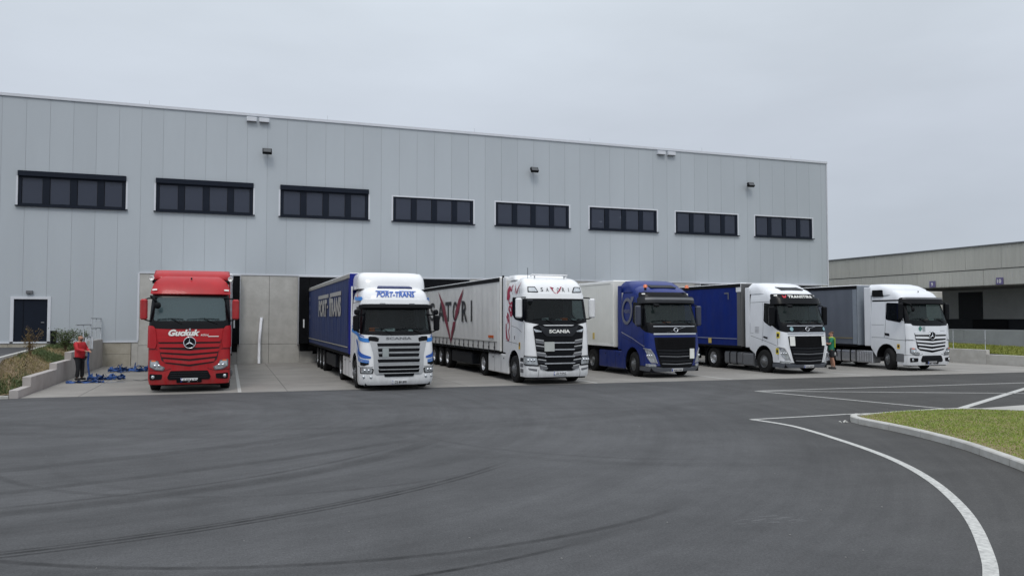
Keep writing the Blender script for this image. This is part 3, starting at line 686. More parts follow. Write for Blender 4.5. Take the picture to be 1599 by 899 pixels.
while x < XR - .06:
    a, b_ = x + .006, min(x + J, XR - .06) - .006; x += J
    if b_ - a < .1 or b_ < XL: continue
    a = max(a, XL); m = M(); zlow = 1.27 if b_ < -4.2 else 4.77
    if a < -4.3 < b_: b_ = b_
    xs = sorted({a, b_} | {q for w0 in wins for q in (w0, w0 + WW) if a < q < b_} | {q for q in (-9.82, -8.32) if a < q < b_})
    for p, r_ in zip(xs, xs[1:]):
        mid = (p + r_) / 2; zs = [(zlow, 13.24)]
        if -9.82 < mid < -8.32: zs = [(3.4, 13.24)]
        for i, w0 in enumerate(wins):
            if w0 < mid < w0 + WW: zs = [(zs[0][0], WZ0), (wtop(i), 13.24)]
        for z0, z1 in zs: m.box(p, r_, 44.0, 44.13, z0, z1)
    part(m, 'wall_panel', FACADE); JT.append(b_ + .006)
for jx in JT[:-1]:
    q = M()
    for s0, s1, z0, z1 in segs_:
        if s0 < jx < s1: q.box(jx - .0055, jx + .0055, 44.008, 44.12, z0, z1)
    if q.v: part(q, 'joint_strip', SD)
m = M()
for k in range(22): xa = XL + k * 3.0; m.box(xa + .004, min(xa + 2.996, XR + .03), 43.93, 44.3, 13.24, 13.38)
part(m, 'roof_coping', FACTRIM); part(M().box(XL, XR, 44.3, 84, 13.1, 13.3), 'roof', MGREY)
m = M().box(XR - .05, XR + .03, 43.96, 44.2, .0, 13.24); part(m, 'corner_trim', FACTRIM)
part(M().box(XR - .1, XR, 44.2, 84, 0, 13.24), 'side_wall', FACADE)
m = M().box(-4.3, XR + .02, 43.95, 44.0, 4.70, 4.765); part(m, 'flashing', FACTRIM)
m = M(); m.box(XL, -4.3, 43.96, 44.0, 1.19, 1.27); m.box(-4.36, -4.27, 43.955, 44.0, 1.27, 4.70); part(m, 'flashing', FACTRIM)
# windows
for i, w0 in enumerate(wins):
    zt = wtop(i); gt = 9.31 if i >= 3 else 9.36; w1 = w0 + WW
    f = M(); f.box(w0, w1, 44.03, 44.12, WZ0 + .02, WZ0 + .14); f.box(w0, w1, 44.03, 44.12, gt - .07, gt); bars = [w0, w0 + 1.06, w0 + 2.26, w0 + 3.47, w1 - .16]; bw = [.15, .30, .30, .30, .16]
    for c, w_ in zip(bars, bw): f.box(c, c + w_, 44.025, 44.12, WZ0 + .14, gt - .07)
    wo = part(f, 'window', ANTH)
    for k in range(4):
        part(M().box(bars[k] + bw[k] + .001, bars[k + 1] - .001, 44.07, 44.08, WZ0 + .141, gt - .071), 'pane', WGLASS, wo)
        g = M(); a, b_ = bars[k] + bw[k], bars[k + 1]; g.box(a, a + .02, 44.055, 44.069, WZ0 + .141, gt - .071); g.box(b_ - .02, b_, 44.055, 44.069, WZ0 + .141, gt - .071); part(g, 'pane_seal', BLACK, wo)
    if i < 3: part(M().box(w0 - .01, w1 + .01, 43.9, 44.1, gt + .002, zt + .02, .012), 'shutter_box', ANTH, wo)
    gz = gt if i < 3 else gt + .08; s = M().box(w0 - .085, w0 - .002, 43.985, 44.06, WZ0, gz); s2 = M().box(w1 + .002, w1 + .085, 43.985, 44.06, WZ0, gz); part(s2, 'window_surround', FACTRIM, wo)
    if i >= 3: s.box(w0 - .002, w1 + .002, 43.985, 44.06, gt + .002, gt + .08)
    part(s, 'window_surround', FACTRIM, wo)
    part(M().box(w0 - .09, w1 + .09, 43.86, 44.05, WZ0 - .03, WZ0 + .018), 'sill', ANTH, wo)
    rm = M(); rm.box(w0 - .2, w1 + .2, 46.4, 46.5, 7.6, 9.8); rm.box(w0 - .2, w1 + .2, 44.2, 46.5, 9.75, 9.8); rm.box(w0 - .2, w1 + .2, 44.2, 46.5, 7.5, 7.55); part(rm, 'room_lining', mat('room_lining', (.10, .11, .13), .9), wo)
LIT = mat('lit_tube', (1, .93, .8), .5, emit=6)
for x_, z_, w_, lb_ in ((wins[3] + 3.3, 8.0, .16, 'lowest lit lamp behind the third pane of the fourth window'), (wins[3] + 4.25, 8.55, .2, 'brightest lit lamp behind the last pane of the fourth window'), (wins[3] + 4.0, 8.28, .09, 'tiny lit lamp behind the fourth window between two brighter ones'), (wins[5] + .55, 8.62, .1, 'tiny lit lamp behind the first pane of the sixth window'), (wins[5] + 1.95, 8.95, .1, 'tiny lit lamp behind the second pane of the sixth window')):
    tag(M().box(x_ + 1.0, x_ + 1.0 + w_, 45.6, 45.75, z_ + .02, z_ + .06).obj('ceiling_light', LIT), lb_, 'lamp', 'ceiling lamps seen through the upper windows')
# door at the left
d = M(); d.box(-9.79, -8.35, 44.05, 44.1, 1.2, 3.34); dr = part(d, 'door', ANTH)
part(M().box(-9.4, -9.39, 44.03, 44.049, 1.25, 3.3), 'door_leaf_joint', BLACK, dr); part(M().tube([(-8.5, 44.0, 2.2), (-8.5, 44.05, 2.2), (-8.62, 44.0, 2.2)], .015), 'handle', ALU, dr)
d = M(); d.box(-9.93, -9.79, 43.96, 44.1, 1.2, 3.47); d.box(-8.35, -8.21, 43.96, 44.1, 1.2, 3.47); d.box(-9.79, -8.35, 43.96, 44.1, 3.34, 3.47); part(d, 'door_surround', FACTRIM, dr)
o = M().box(-9.27, -8.98, 43.86, 43.995, 3.6, 3.76, .02).obj('door_lamp', MGREY); tag(o, 'small grey bulkhead lamp above the dark door', 'lamp')
o = M().box(-8.16, -7.93, 43.7, 43.95, 1.02, 1.78, .02); o.box(-8.17, -7.92, 43.69, 43.955, 1.72, 1.8, .01); tag(o.obj('waste_bin', BLACK), 'black waste bin standing beside the dark door', 'bin')
# plinth
for a, b_ in ((XL, -14.1), (-14.1, -10.0), (-10.0, -8.1), (-8.1, -4.62), ):
    for z0, z1, c in ((.0, .60, CONC), (.61, 1.18, CONCL)):
        part(M().box(a + .006, b_ - .006, 44.0, 44.2, z0, z1), 'plinth_panel', mat('plinth_concrete', (.43, .40, .34), .85, c2=(.30, .275, .22), scale=1.5, bump=.2), wh)
part(M().box(-4.6, -4.3, 44.0, 44.2, 0, 1.18), 'plinth_panel', CONC)
# concrete dock front
DW = 1.62
edges = []
docks = centers + [36.5]
for i, c in enumerate(docks):
    lo = -4.3 if i == 0 else (docks[i - 1] + c) / 2; hi = (docks[i + 1] + c) / 2 if i + 1 < len(docks) else XR - .06
    for a, b_ in ((lo, c - DW), (c + DW, hi)):
        m = M().box(a + .008, b_ - .008, 43.99, 44.2, 1.04, 4.70); part(m, 'concrete_panel', CONC)
        part(M().box(a + .008, b_ - .008, 43.99, 44.2, 0, 1.025), 'concrete_panel', CONC)
    part(M().box(c - DW + .002, c + DW - .002, 44.0, 44.2, 4.55, 4.70), 'concrete_panel', CONC)
    part(M().box(c - DW + .002, c + DW - .002, 44.02, 44.2, 0, .62), 'concrete_panel', CONC)
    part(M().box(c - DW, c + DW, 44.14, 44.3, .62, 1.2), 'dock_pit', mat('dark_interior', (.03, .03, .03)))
    sh = empty('dock_shelter', (c, WALLY, 0), ['black dock shelter behind the red truck', 'black dock shelter around the rear of the blue lettered trailer', 'black dock shelter behind the white trailer with tall black letters', 'black dock shelter behind the plain white box trailer', 'black dock shelter behind the plain deep blue trailer', 'black dock shelter behind the grey curtain trailer', 'black dock shelter at the far right end of the warehouse'][i], 'dock shelter', 'dock shelters along the warehouse wall')
    f = M(); f.box(-1.72, -1.2, -.62, -.02, 1.05, 4.62, .02); f.obj('side_pad', RUBBER, sh); f = M(); f.box(1.2, 1.72, -.62, -.02, 1.05, 4.62, .02); f.obj('side_pad', RUBBER, sh)
    f = M(); f.box(-1.195, 1.195, -.62, -.02, 3.9, 4.62, .02); f.obj('top_pad', RUBBER, sh); f = M(); f.box(-1.75, 1.75, -.66, -.02, 4.62, 4.66); f.box(-1.75, -1.722, -.66, -.02, 1.0, 4.62); f.box(1.722, 1.75, -.66, -.02, 1.0, 4.62); f.obj('shelter_frame', ALU if i != 2 else GALV, sh)
    for s in (-1, 1):
        f = M().box(s * 1.46 - .035, s * 1.46 + .035, -.64, -.622, 1.9, 2.35, .01); f.obj('guide_stripe', WHITE, sh)
    for s in (-1, 1):
        f = M().box(s * 1.3 - .13, s * 1.3 + .13, -.16, -.0, .72, 1.16, .02); tag_ = f.obj('dock_bumper', CHAS, sh)
    part(M().box(c - 1.2, c + 1.2, 44.05, 44.1, 1.2, 4.5), 'dock_door', FACTRIM)
# roof edge things
def louvre(x0, x1, lab):
    r = empty('wall_vent', ((x0 + x1) / 2, 44, 12.9), lab, 'vent', 'pale vents under the roof edge'); w = x1 - x0
    M().box(-w / 2, w / 2, -.22, 0, .03, .25, .012).obj('vent_hood', FACTRIM, r)
    for k in range(3): M().box(-w / 2 + .02, w / 2 - .02, -.2 + k * .06, -.17 + k * .06, 0, .03).obj('vent_blade', MGREY, r)
louvre(.78, 1.29, 'pale wall vent under the roof edge above the left floodlight, left one of the pair'); louvre(1.42, 1.94, 'pale wall vent under the roof edge above the left floodlight, right one of the pair')
louvre(25.8, 26.35, 'pale wall vent under the roof edge near the seventh window, left one of its pair'); louvre(26.55, 27.1, 'pale wall vent under the roof edge near the seventh window, right one of its pair')
for x_, lab in ((1.84, 'black floodlight on the wall between the second and third window'), (17.2, 'black floodlight on the wall above the fifth window'), (32.75, 'black floodlight on the wall near the right end of the warehouse')):
    r = empty('floodlight', (x_, 44, 11.3), lab, 'floodlight', 'floodlights high on the warehouse wall')
    M().box(-.04, .04, -.3, 0, -.04, .04).tube([(-.2, -.3, 0), (.2, -.3, 0)], .02).obj('bracket', BLACK, r)
    h = M().box(-.24, .24, -.09, .09, -.16, .16, .02).obj('lamp_head', BLACK, r); h.location = (0, -.38, .02); h.rotation_euler = (R(-35), 0, 0)
    M().box(-.2, .2, .0905, .093, -.13, .13).obj('lamp_lens', mat('flood_lens', (.05, .055, .06), .3), h).rotation_euler = (0, 0, PI)
for x_ in (-4.1, 5.2, 14.0, 21.8, 30.2, 37.6): tag(M().tube([(x_, 45.5, 13.2), (x_, 45.5, 14.0)], .008, 5).obj('lightning_rod', GALV), 'thin lightning rod on the roof edge above the ' + {-4.1: 'gap between the first and second window', 5.2: 'third window', 14.0: 'gap between the fourth and fifth window', 21.8: 'sixth window, left end', 30.2: 'seventh window', 37.6: 'eighth window at the far right'}[x_], 'lightning rod', 'lightning rods on the warehouse roof')
# white tube leaning on the dock wall
q = M().tube([(1.55, 43.55, .02), (1.56, 43.8, 1.2), (1.66, 43.9, 2.42)], .075, 10); q.box(1.58, 1.74, 43.85, 43.98, 2.4, 2.46); tag(q.obj('leaning_tube', mat('white_plastic', (.72, .73, .76), .5, var=.1)), 'white tube leaning against the concrete wall right of the red truck', 'tube')

# ================================================================== LEFT BANK, STEPPED WALL, RAILINGS
lw = empty('stepped_retaining_wall', (-6.02, 36, 0), 'low concrete retaining wall stepping down towards the yard on the left', 'wall')
WM = mat('retaining_concrete', (.44, .415, .40), .85, c2=(.34, .315, .30), scale=1.2, bump=.2)
steps = ((41.0, 43.99, 1.37), (35.7, 41.0, 1.05), (32.9, 35.7, .76), (28.9, 32.9, .54), (27.3, 28.9, .25))
for a, b_, h in steps:
    m = M().box(-6.15 + 6.02, -5.9 + 6.02, a + .004 - 36, b_ - .004 - 36, -.05, h, .012); m.obj('wall_section', WM, lw)
def zdrive(y):
    t = min(1, max(0, (y - 20) / 10)); return 1.0 * t * t * (3 - 2 * t)
def wallh(y):
    for a, b_, h in steps:
        if a <= y <= b_: return h
    return 1.37 if y > 43 else max(0, .25 - (27.3 - y) * .2)
def xk(y): return -7.17 - (y - 30.6) * .087
def bank(x, y):
    wh_ = {0: 0}; zs = np.interp(y, [24, 27.3, 28.9, 32.9, 35.7, 41, 44], [0.0, .1, .22, .42, .62, .92, 1.2]); t = min(1, max(0, (-6.15 - x) / max(.1, (-6.15 - xk(y))))); zk = zdrive(y) + .04
    if y < 30.6: zk = np.interp(y, [26.9, 27.6, 30.6], [.02, .10, zk])
    return zs * (1 - t) + zk * t + .03 * math.sin(x * 7 + y * 3) * math.sin(y * 2.1) * (t * (1 - t) * 4)
m = M(); ny, nx = 60, 10; vs = []
for j in range(ny + 1):
    y = 27.4 + (43.98 - 27.4) * j / ny
    for i in range(nx + 1):
        x = -6.15 + (xk(y) + 6.15) * i / nx if y > 27 else 0; vs.append((x, y, bank(x, y)))
m.add(vs, [(j * (nx + 1) + i, j * (nx + 1) + i + 1, (j + 1) * (nx + 1) + i + 1, (j + 1) * (nx + 1) + i) for j in range(ny) for i in range(nx)], True)
tag(m.obj('planted_bank', mat('bank_soil', (.25, .185, .115), .95, c2=(.10, .08, .04), scale=3, bump=.6, bscale=12)), kind='structure')
m = M(); vs = []
for y in np.linspace(10, 44, 35): vs += [(-60, y, zdrive(y) + .004), (xk(y) - .08, y, zdrive(y) + .004)]
m.add(vs, [(2 * i, 2 * i + 1, 2 * i + 3, 2 * i + 2) for i in range(34)]); vs = [q for y in np.linspace(10, 44, 35) for q in ((xk(y) - .08, y, zdrive(y) + .004), (xk(y) - .08, y, -.1))]; m.add(vs, [(2 * i, 2 * i + 1, 2 * i + 3, 2 * i + 2) for i in range(34)]); tag(m.obj('driveway', ASPH), kind='structure')
ek = empty('edging_kerb', (-7.6, 36, 0), 'pale kerb', 'kerb'); ek['kind'] = 'structure'; del ek['category']; del ek['label']
y = 27.6
while y < 43.5:
    y2 = min(y + 1.0, 43.98); q = M(); vs = []
    for yy in (y + .005, y2 - .005):
        zz = zdrive(yy); xx = xk(yy); vs += [(xx - .09, yy, -.1), (xx + .05, yy, -.1), (xx + .05, yy, zz + .1), (xx - .09, yy, zz + .1)]
    vs = [(a + 7.6, b_ - 36, c) for a, b_, c in vs]; q.add(vs, [(0, 1, 2, 3), (4, 5, 6, 7), (0, 1, 5, 4), (1, 2, 6, 5), (2, 3, 7, 6), (3, 0, 4, 7)]).obj('kerbstone', KERBM, ek); y = y2
tag(M().box(-9.5, -6.16, 27.28, 27.4, -.05, .09, .01).obj('front_edging', KERBM), kind='structure')
tag(M().add([(-12, 27.4, .07), (-6.15, 27.4, .07), (-6.15, 30, .1), (-7.2, 30, .6), (-12, 30, .6)], [(0, 1, 2, 3, 4)]).obj('bank_foot', MC['bank_soil']), kind='structure')
wp = []; dp = []
for k in range(26000):
    y = random.uniform(27.5, 43.8); x = random.uniform(xk(y) + .08, -6.18); g = math.sin(x * 3.1 + y * 1.3) + math.sin(y * .9 + 1) + random.gauss(0, .5) + (.9 if y > 36 else -.1) + (.6 if y < 29.5 else 0)
    (wp if g > .9 else dp).append((x, y, bank(x, y))) if (g > .9 or random.random() < .22) else None
tag(blades('bank_weeds', wp, .04, .13, .014, WEED, '', .6), kind='stuff'); tag(blades('bank_dry_grass', dp, .03, .12, .010, DRY, '', .8), kind='stuff')
def shrub(name, loc, h, rad, nst, leaves, m, label, lw_=.05, up=1.2):
    r = empty(name, loc, label, 'shrub'); st = M(); P = []
    for k in range(nst):
        a = random.uniform(0, 2 * PI); sp = rad * random.uniform(.2, 1); hh = h * random.uniform(.6, 1)
        pts = [(0, 0, 0), (sp * .3 * math.cos(a), sp * .3 * math.sin(a), hh * .45), (sp * math.cos(a), sp * math.sin(a), hh)]
        pts = smooth_pts(pts, 4); st.tube(pts, [.012 - .0011 * i for i in range(len(pts))], 4)
        for j in range(leaves // nst):
            t = random.uniform(.3, 1) ** .8; q = pts[min(len(pts) - 1, int(t * (len(pts) - 1)))]; P.append((q[0] + random.gauss(0, rad * .16), q[1] + random.gauss(0, rad * .16), q[2] + random.gauss(0, .06)))
    st.obj('stem', mat('stem_brown', (.12, .08, .05), .8), r); lm = M()
    for p in P:
        d = Vector((random.gauss(0, 1), random.gauss(0, 1), random.gauss(up * .5, .8))).normalized(); s_ = d.cross(Vector((random.random(), random.random(), random.random()))).normalized() * lw_ * .35; L_ = lw_ * random.uniform(1, 2.2); p = Vector(p)
        lm.add([p, p + d * L_ * .5 + s_, p + d * L_, p + d * L_ * .5 - s_], [(0, 1, 2, 3)])
    lv = lm.obj('foliage', m, r); lv['kind'] = 'stuff'
shrub('green_shrub', (-6.85, 40.0, bank(-6.85, 40.0)), 1.1, .75, 16, 1500, WEED, 'bushy green shrub on the bank behind the man in red', .05)
shrub('green_shrub', (-6.55, 41.9, bank(-6.55, 41.9)), .9, .5, 10, 600, WEED, 'low green shrub on the bank close to the railing', .05)
shrub('russet_shrub', (-7.2, 35.0, bank(-7.2, 35.0)), 1.25, .5, 10, 420, mat('russet_leaves', (.20, .12, .04), .8, c2=(.09, .08, .03), scale=8), 'sparse russet shrub on the bank in front of the dark door', .045)
rl = empty('railing', (-6.02, 41, 1.05), 'galvanised steel railing in two heights on top of the stepped wall', 'railing')
def rail(pts, r_=.024, name='rail'): M().tube([(a + 6.02, b_ - 41, c - 1.05) for a, b_, c in pts], r_, 7).obj(name, GALV, rl)
X0 = -5.98
rail([(X0, 40.9, 2.40), (X0, 43.9, 2.40)]); rail([(X0, 40.9, 1.93), (X0, 43.9, 1.93)])
for y in (40.9, 42.4, 43.85): rail([(X0, y, 1.37), (X0, y, 2.40)], name='post')
rail([(X0, 37.1, 2.12), (X0, 40.78, 2.12)]); rail([(X0, 38.3, 1.56), (X0, 40.78, 1.56)])
for y in (38.85, 40.78): rail([(X0, y, 1.05), (X0, y, 2.12)], name='post')
for y in (38.85, 40.6): M().box(X0 + 6.02 + .075, X0 + 6.02 + .14, y - 41 - .06, y - 41 + .06, -.05, .5).obj('fixing_plate', FACTRIM, rl)

# ================================================================== RIGHT RAMP WALL, VERGE, FAR BUILDING
rw = empty('stepped_retaining_wall', (37.62, 36, 0), 'low pale concrete wall at the right edge of the apron with a step down', 'wall')
for a, b_, h in ((39.5, 43.99, 1.05), (35.2, 39.5, .9), (30.4, 35.2, .75), (26.0, 30.4, .52), (24.2, 26.0, .28)): M().box(-.12, .13, a + .004 - 36, b_ - .004 - 36, -.05, h, .012).obj('wall_section', CONCL, rw)
m = M(); m.add([(37.75, 23, .12), (46, 23, .3), (46, 44, .66), (37.75, 44, .9)], [(0, 1, 2, 3)]); m.add([(37.75, 30.4, .62), (46, 30, .56), (46, 44, .7), (37.75, 44, .92)], [(0, 1, 2, 3)])
m = M(); vs = [(x, y, np.interp(y, [22, 26, 30, 44, 84], [.02, .35, .56, .85, .85]) * (1 if x < 45 else .95)) for y in (22, 26, 30, 37, 44, 84) for x in (37.74, 46)]
m.add(vs, [(2 * i, 2 * i + 1, 2 * i + 3, 2 * i + 2) for i in range(5)]); tag(m.obj('verge', mat('verge_ground', (.14, .17, .03), .9, c2=(.09, .12, .025), scale=1)), kind='structure')
P = []
for k in range(22000):
    x = random.uniform(37.8, 45.8); y = random.uniform(26, 40); P.append((x, y, np.interp(y, [22, 26, 30, 44], [.02, .35, .56, .85])))
tag(blades('verge_grass', P, .03, .08, .02, mat('verge_grass', (.25, .25, .035), .7, c2=(.13, .16, .025), scale=1.5), ''), kind='stuff')
r2 = empty('railing', (37.62, 34, .75), 'thin steel railing on the pale wall at the right', 'railing')
for z in (1.02, .5): M().tube([(0, -3.5, z), (0, 6, z)], .015, 6).obj('rail', GALV, r2)
for y in (-3.45, -1.5, .5, 2.5, 4.5): M().tube([(0, y, .0), (0, y, 1.02)], .016, 6).obj('post', GALV, r2)
bw_ = empty('boundary_wall', (46.1, 40, 0), 'long grey concrete wall along the raised yard of the far building', 'wall')
for k in range(14):
    y0 = -16 + k * 5.0; M().box(0, .25, y0 + .01, y0 + 4.99, .3, 1.68, .01).obj('wall_section', mat('grey_wall', (.27, .28, .30), .85, var=.12, scale=.8), bw_)
tag(M().box(46.36, 130, 0, 130, .9, 1.35).obj('raised_yard', ASPH), kind='structure')
fb = empty('far_building', (56, 60, 0), 'long low grey concrete depot with a deep dark loading recess at the right', 'building')
FBM = mat('far_cladding', (.44, .435, .40), .8, var=.07, scale=.6, stretch=(1, 6, .3), bump=.3, bscale=6)
FBM2 = mat('far_cladding_lower', (.47, .465, .43), .8, var=.07, scale=.7, stretch=(1, 8, .3), bump=.3, bscale=6)
org = (56, 60, 0)
for k in range(36):
    y0 = 28.2 + k * 3.15
    m = M().box(56, 56.3, y0 + .012, y0 + 3.138, 6.28, 8.08)
    for j in range(9): yy = y0 + .2 + j * .345; m.box(55.985, 56, yy, yy + .1, 6.3, 8.06)
    part(m, 'fascia_panel', FBM, fb, org=org)
for k in range(19):
    y0 = 26.4 + k * 6.37
    m = M().box(56.04, 56.3, y0 + .02, y0 + 6.35, 5.0, 6.22)
    for j in range(25): yy = y0 + .1 + j * .25; m.box(56.02, 56.04, yy, yy + .05, 5.02, 6.2)
    part(m, 'fascia_panel', FBM2, fb, org=org)
part(M().box(55.9, 56.34, 27, 145, 8.08, 8.18), 'roof_edge', MGREY, fb, org=org); part(M().box(56.3, 90, 27, 145, 7.7, 8.0), 'roof', MGREY, fb, org=org)
part(M().box(56.31, 62.5, 27, 145, 4.95, 5.1), 'canopy_soffit', CONC, fb, org=org)
for k in range(20):
    y0 = 27.0 + k * 6.0; part(M().box(62.5, 62.8, y0 + .02, y0 + 5.98, 2.35, 4.95), 'inner_panel', mat('inner_wall', (.62, .62, .59), .85, var=.1, scale=.5), fb, org=org)
    if k % 2 == 0: part(M().box(62.44, 62.5, y0 - .1, y0 + 2.3, 2.36, 4.75), 'loading_door', mat('loading_door', (.035, .037, .04), .6), fb, org=org)
part(M().box(60, 62.5, 27, 145, .9, 2.35), 'platform', DGREY, fb, org=org)
for k in range(13): part(M().box(59.9, 60, 28 + k * 6.2, 31.2 + k * 6.2, 1.5, 2.34), 'platform_buffer', BLACK, fb, org=org)
for k in range(9): part(M().box(56.4, 56.8, 30.2 + k * 12.6, 30.6 + k * 12.6, 1.2, 4.95), 'column', CONC, fb, org=org) if k not in (1,) else None
SG = mat('sign_purple', (.13, .11, .24), .6)
for y_, t in ((50.25, '9'), (44.1, '10')):
    s = empty('bay_number_sign', (55.99, y_, 5.28), 'small purple bay number sign reading 9, nearer the white cab' if t == '9' else 'small purple bay number sign reading 10, nearest the right edge of the photo', 'sign', None)
    M().box(-.04, 0, -.3, .3, -.27, .27, .008).obj('sign_board', SG, s); f_ = lambda u, v, off=0: Vector((-.04 - off, -u, v)); text('sign_number', t, f_, -.03, 0, .18 if t == '9' else .34, .3, WLENS, s, off=.004, bold=.02)
# trailer parked in the far yard, mostly hidden
ft = empty('parked_box_trailer', (49, 48.6, 1.35), 'cream box trailer in the far yard, peeking out right of the white cab', 'trailer')
M().box(-6.2, 6.2, 0, 2.5, .95, 3.25, .03).obj('box_body', mat('cream_panel', (.62, .61, .56), .6), ft); M().box(-6, 6, .4, 2.1, .65, .95).obj('trailer_chassis', CHAS, ft)
for x_ in (2.4, 3.7, 5.0):
    for yy in (.0, 2.1): M().tube([(x_, yy, .5), (x_, yy + .36, .5)], .5, 20).obj('wheel', TYRE, ft)
M().box(-4.1, -3.9, .3, 2.2, 0, .9).obj('landing_leg', CHAS, ft)

# ================================================================== TRUCKS
def beltmask(S, y0, y1, ztop, pts):     # side window outline from list of (y, z)
    return rnd([(-S.sy(y), z) for y, z in pts], .05)
def sides(root, S, win, maskm=GLOSSB, grow=.05, name='side_window'):
    for sg in (-1, 1):
        P = [(sg * S.sz(y, z), z) for y, z in win]
        cx = sum(p[0] for p in P) / len(P); cz = sum(p[1] for p in P) / len(P)
        O = [(cx + (a - cx) * (1 + grow * 2.2), cz + (b - cz) * (1 + grow * 2.6)) for a, b in P]
        f = patch(name + '_frame', S, rnd(O, .08), maskm, root, .012, .03, .1, [rnd(P, .06)]); patch(name, S, rnd(P, .06), DGLASS, root, .008, 0, .15)
def star(root, S, s0, z, r, ring=CHROME):
    m = M(); c = lambda a, q, o: S(s0 + q * math.cos(a), z + q * math.sin(a), o)
    patchm(S, [(s0 + r * math.cos(2 * PI * k / 24), z + r * math.sin(2 * PI * k / 24)) for k in range(24)], .07, .07, .1, mm=m)
    b = m.obj('badge', GLOSSB, root)
    g = M(); g.tube([c(2 * PI * k / 28, r * .96, .075) for k in range(29)], r * .085, 6, False)
    for k in range(3):
        a = PI / 2 + k * 2 * PI / 3
        g.add([c(a, r * .93, .085), c(a + 1.05, r * .13, .08), c(0, 0, .10), c(a - 1.05, r * .13, .08)], [(0, 1, 2), (0, 2, 3)])
    g.obj('badge_star', ring, b)
def actros(root, paint, visor, louvre, steer=0, skirt='bands', glossy_mirror=None, defl='wing', windowlight=False):
    S = Surf([(.25, 1.22, .06), (.42, 1.25, .0), (.9, 1.25, 0), (1.4, 1.25, .02), (2.05, 1.245, .05), (2.3, 1.235, .11), (3.1, 1.19, .40), (3.35, 1.17, .52), (3.55, 1.12, .66), (3.68, 1.05, .86), (3.74, .98, 1.1)], PLAN_SQ, 2.35)
    ws = rnd([(-1.12, 2.32), (1.12, 2.32), (1.09, 3.08), (-1.09, 3.08)], .09)
    wm = rnd([(-1.36, 2.10), (-.6, 2.06), (.6, 2.06), (1.36, 2.10), (1.30, 3.2), (-1.30, 3.2)], .08)
    win = [(1.38, 2.38), (.62, 2.26), (.50, 2.45), (.62, 3.05), (1.38, 3.08)]
    holes = [ws] + [rnd([(sg * S.sz(y, z), z) for y, z in win], .06) for sg in (-1, 1)]
    cabo = cab_shell(root, S, .27, 3.74, paint, holes=holes)
    interior(root, 2.28, 3.2); glazed(root, S, wm, ws, GLASST if paint is RED else GLASS); sides(root, S, win); wipers(root, S, 2.3, ((-1.0, -.15), (-.1, .95)))
    # sun visor
    vz = ((-1.22, 3.10), (1.22, 3.10), (1.18, 3.36), (-1.18, 3.36))
    if visor is paint:
        v = patch('sun_visor', S, rnd([(-1.26, 3.16), (1.26, 3.16), (1.2, 3.52), (1.05, 3.70), (-1.05, 3.70), (-1.2, 3.52)], .07), visor, root, .11, .12, .15)
        for sg in (-1, 1): patch('marker_lamp', S, rr(sg * 1.12 - .06, sg * 1.12 + .06, 3.26, 3.31, .02), WLENS, root, .14, .03)
        for sg in (-1, 1):
            q = M(); q.ell((sg * 1.22, .75, 3.72), (.09, .07, .09), 12, 8); o = q.obj('roof_spotlight', CHROME, root); q = M().tube([(sg * 1.22, .66, 3.72), (sg * 1.22, .72, 3.72)], .075, 14); q.obj('spotlight_lens', WLENS, o)
            q = M().box(sg * 1.15 - .05, sg * 1.15 + .05, .72, .95, 3.56, 3.68, .01); q.obj('spotlight_bracket', BLACK, o)
        patch('roof_hatch', S, rr(-.36, .36, 3.69, 3.735, .01), DGREY, root, .03, .04)
    else:
        patch('sun_visor', S, rnd([(-1.33, 3.02), (1.33, 3.02), (1.27, 3.30), (-1.27, 3.30)], .08), visor, root, .17, .12, .15)
        patch('visor_top_band', S, rnd([(-1.2, 3.22), (1.2, 3.22), (1.17, 3.29), (-1.17, 3.29)], .02), MGREY, root, .176, .02, .15)
    q = M().ell(S(.0, 3.6, .06 if visor is not paint else .15), (.03, .03, .035), 8, 6); q.obj('camera_knob', BLACK, root)
    # roof deflector
    if defl == 'wing':
        D = Surf([(3.66, 1.2, 1.15), (3.76, 1.23, 1.05), (3.98, 1.20, 1.42), (4.04, 1.19, 1.56)], [(0, 0), (.7, .005), (.86, .02), (.95, .06), (1, .2)], 2.5)
        e = D.end(); dm = patchm(D, [(-e, 3.70), (-1.3, 3.70), (-.9, 3.72), (.9, 3.72), (1.3, 3.70), (e, 3.70), (e, 4.04), (-e, 4.04)], .0, 0, .15)
        top = [D(u, 4.04) for u in np.linspace(-e, e, 33)]; dm.add(top, [tuple(range(33))], True); dm.obj('roof_deflector', paint, root)
        M().box(-1.1, 1.1, 1.3, 2.3, 3.66, 3.76).obj('deflector_base', BLACK, root)
    else:
        D = Surf([(3.5, 1.19, .95), (3.74, 1.17, .98), (3.84, 1.12, 1.14), (3.95, 1.05, 1.4), (4.03, .95, 1.75)], PLAN_RD, 2.6)
        e = D.end(); dm = patchm(D, [(-e, 3.5), (e, 3.5), (e, 4.03), (-e, 4.03)], .0, 0, .15)
        top = [D(u, 4.03) for u in np.linspace(-e, e, 33)]; dm.add(top, [tuple(range(33))], True); dm.obj('roof_deflector', paint, root)
        for sg in (-1, 1):
            patch('side_air_intake', D, rnd([(sg * D.sz(y_, z_), z_) for y_, z_ in ((1.62, 3.44), (2.28, 3.44), (2.28, 3.74), (1.66, 3.74))], .07), BLACK, root, .03, .05)
    for sg in (-1, 1):   # side fairings and seams
        m = M().box(min(sg * 1.22, sg * 1.18), max(sg * 1.22, sg * 1.18), 2.37, 2.78, 1.08, 3.9, .02); m.obj('side_fairing', paint, root)
    gapline('door_seam', S, [(1.52, 1.5), (1.50, 3.18)], .014, root); gapline('door_seam', S, [(2.3, 1.5), (1.52, 1.50), (.95, 1.42), (.32, 1.40)], .016, root); gapline('door_seam', S, [(.34, .72), (.33, 2.2)], .016, root)
    gapline('side_seam', S, [(1.55, 2.1), (2.3, 2.1)], .012, root)
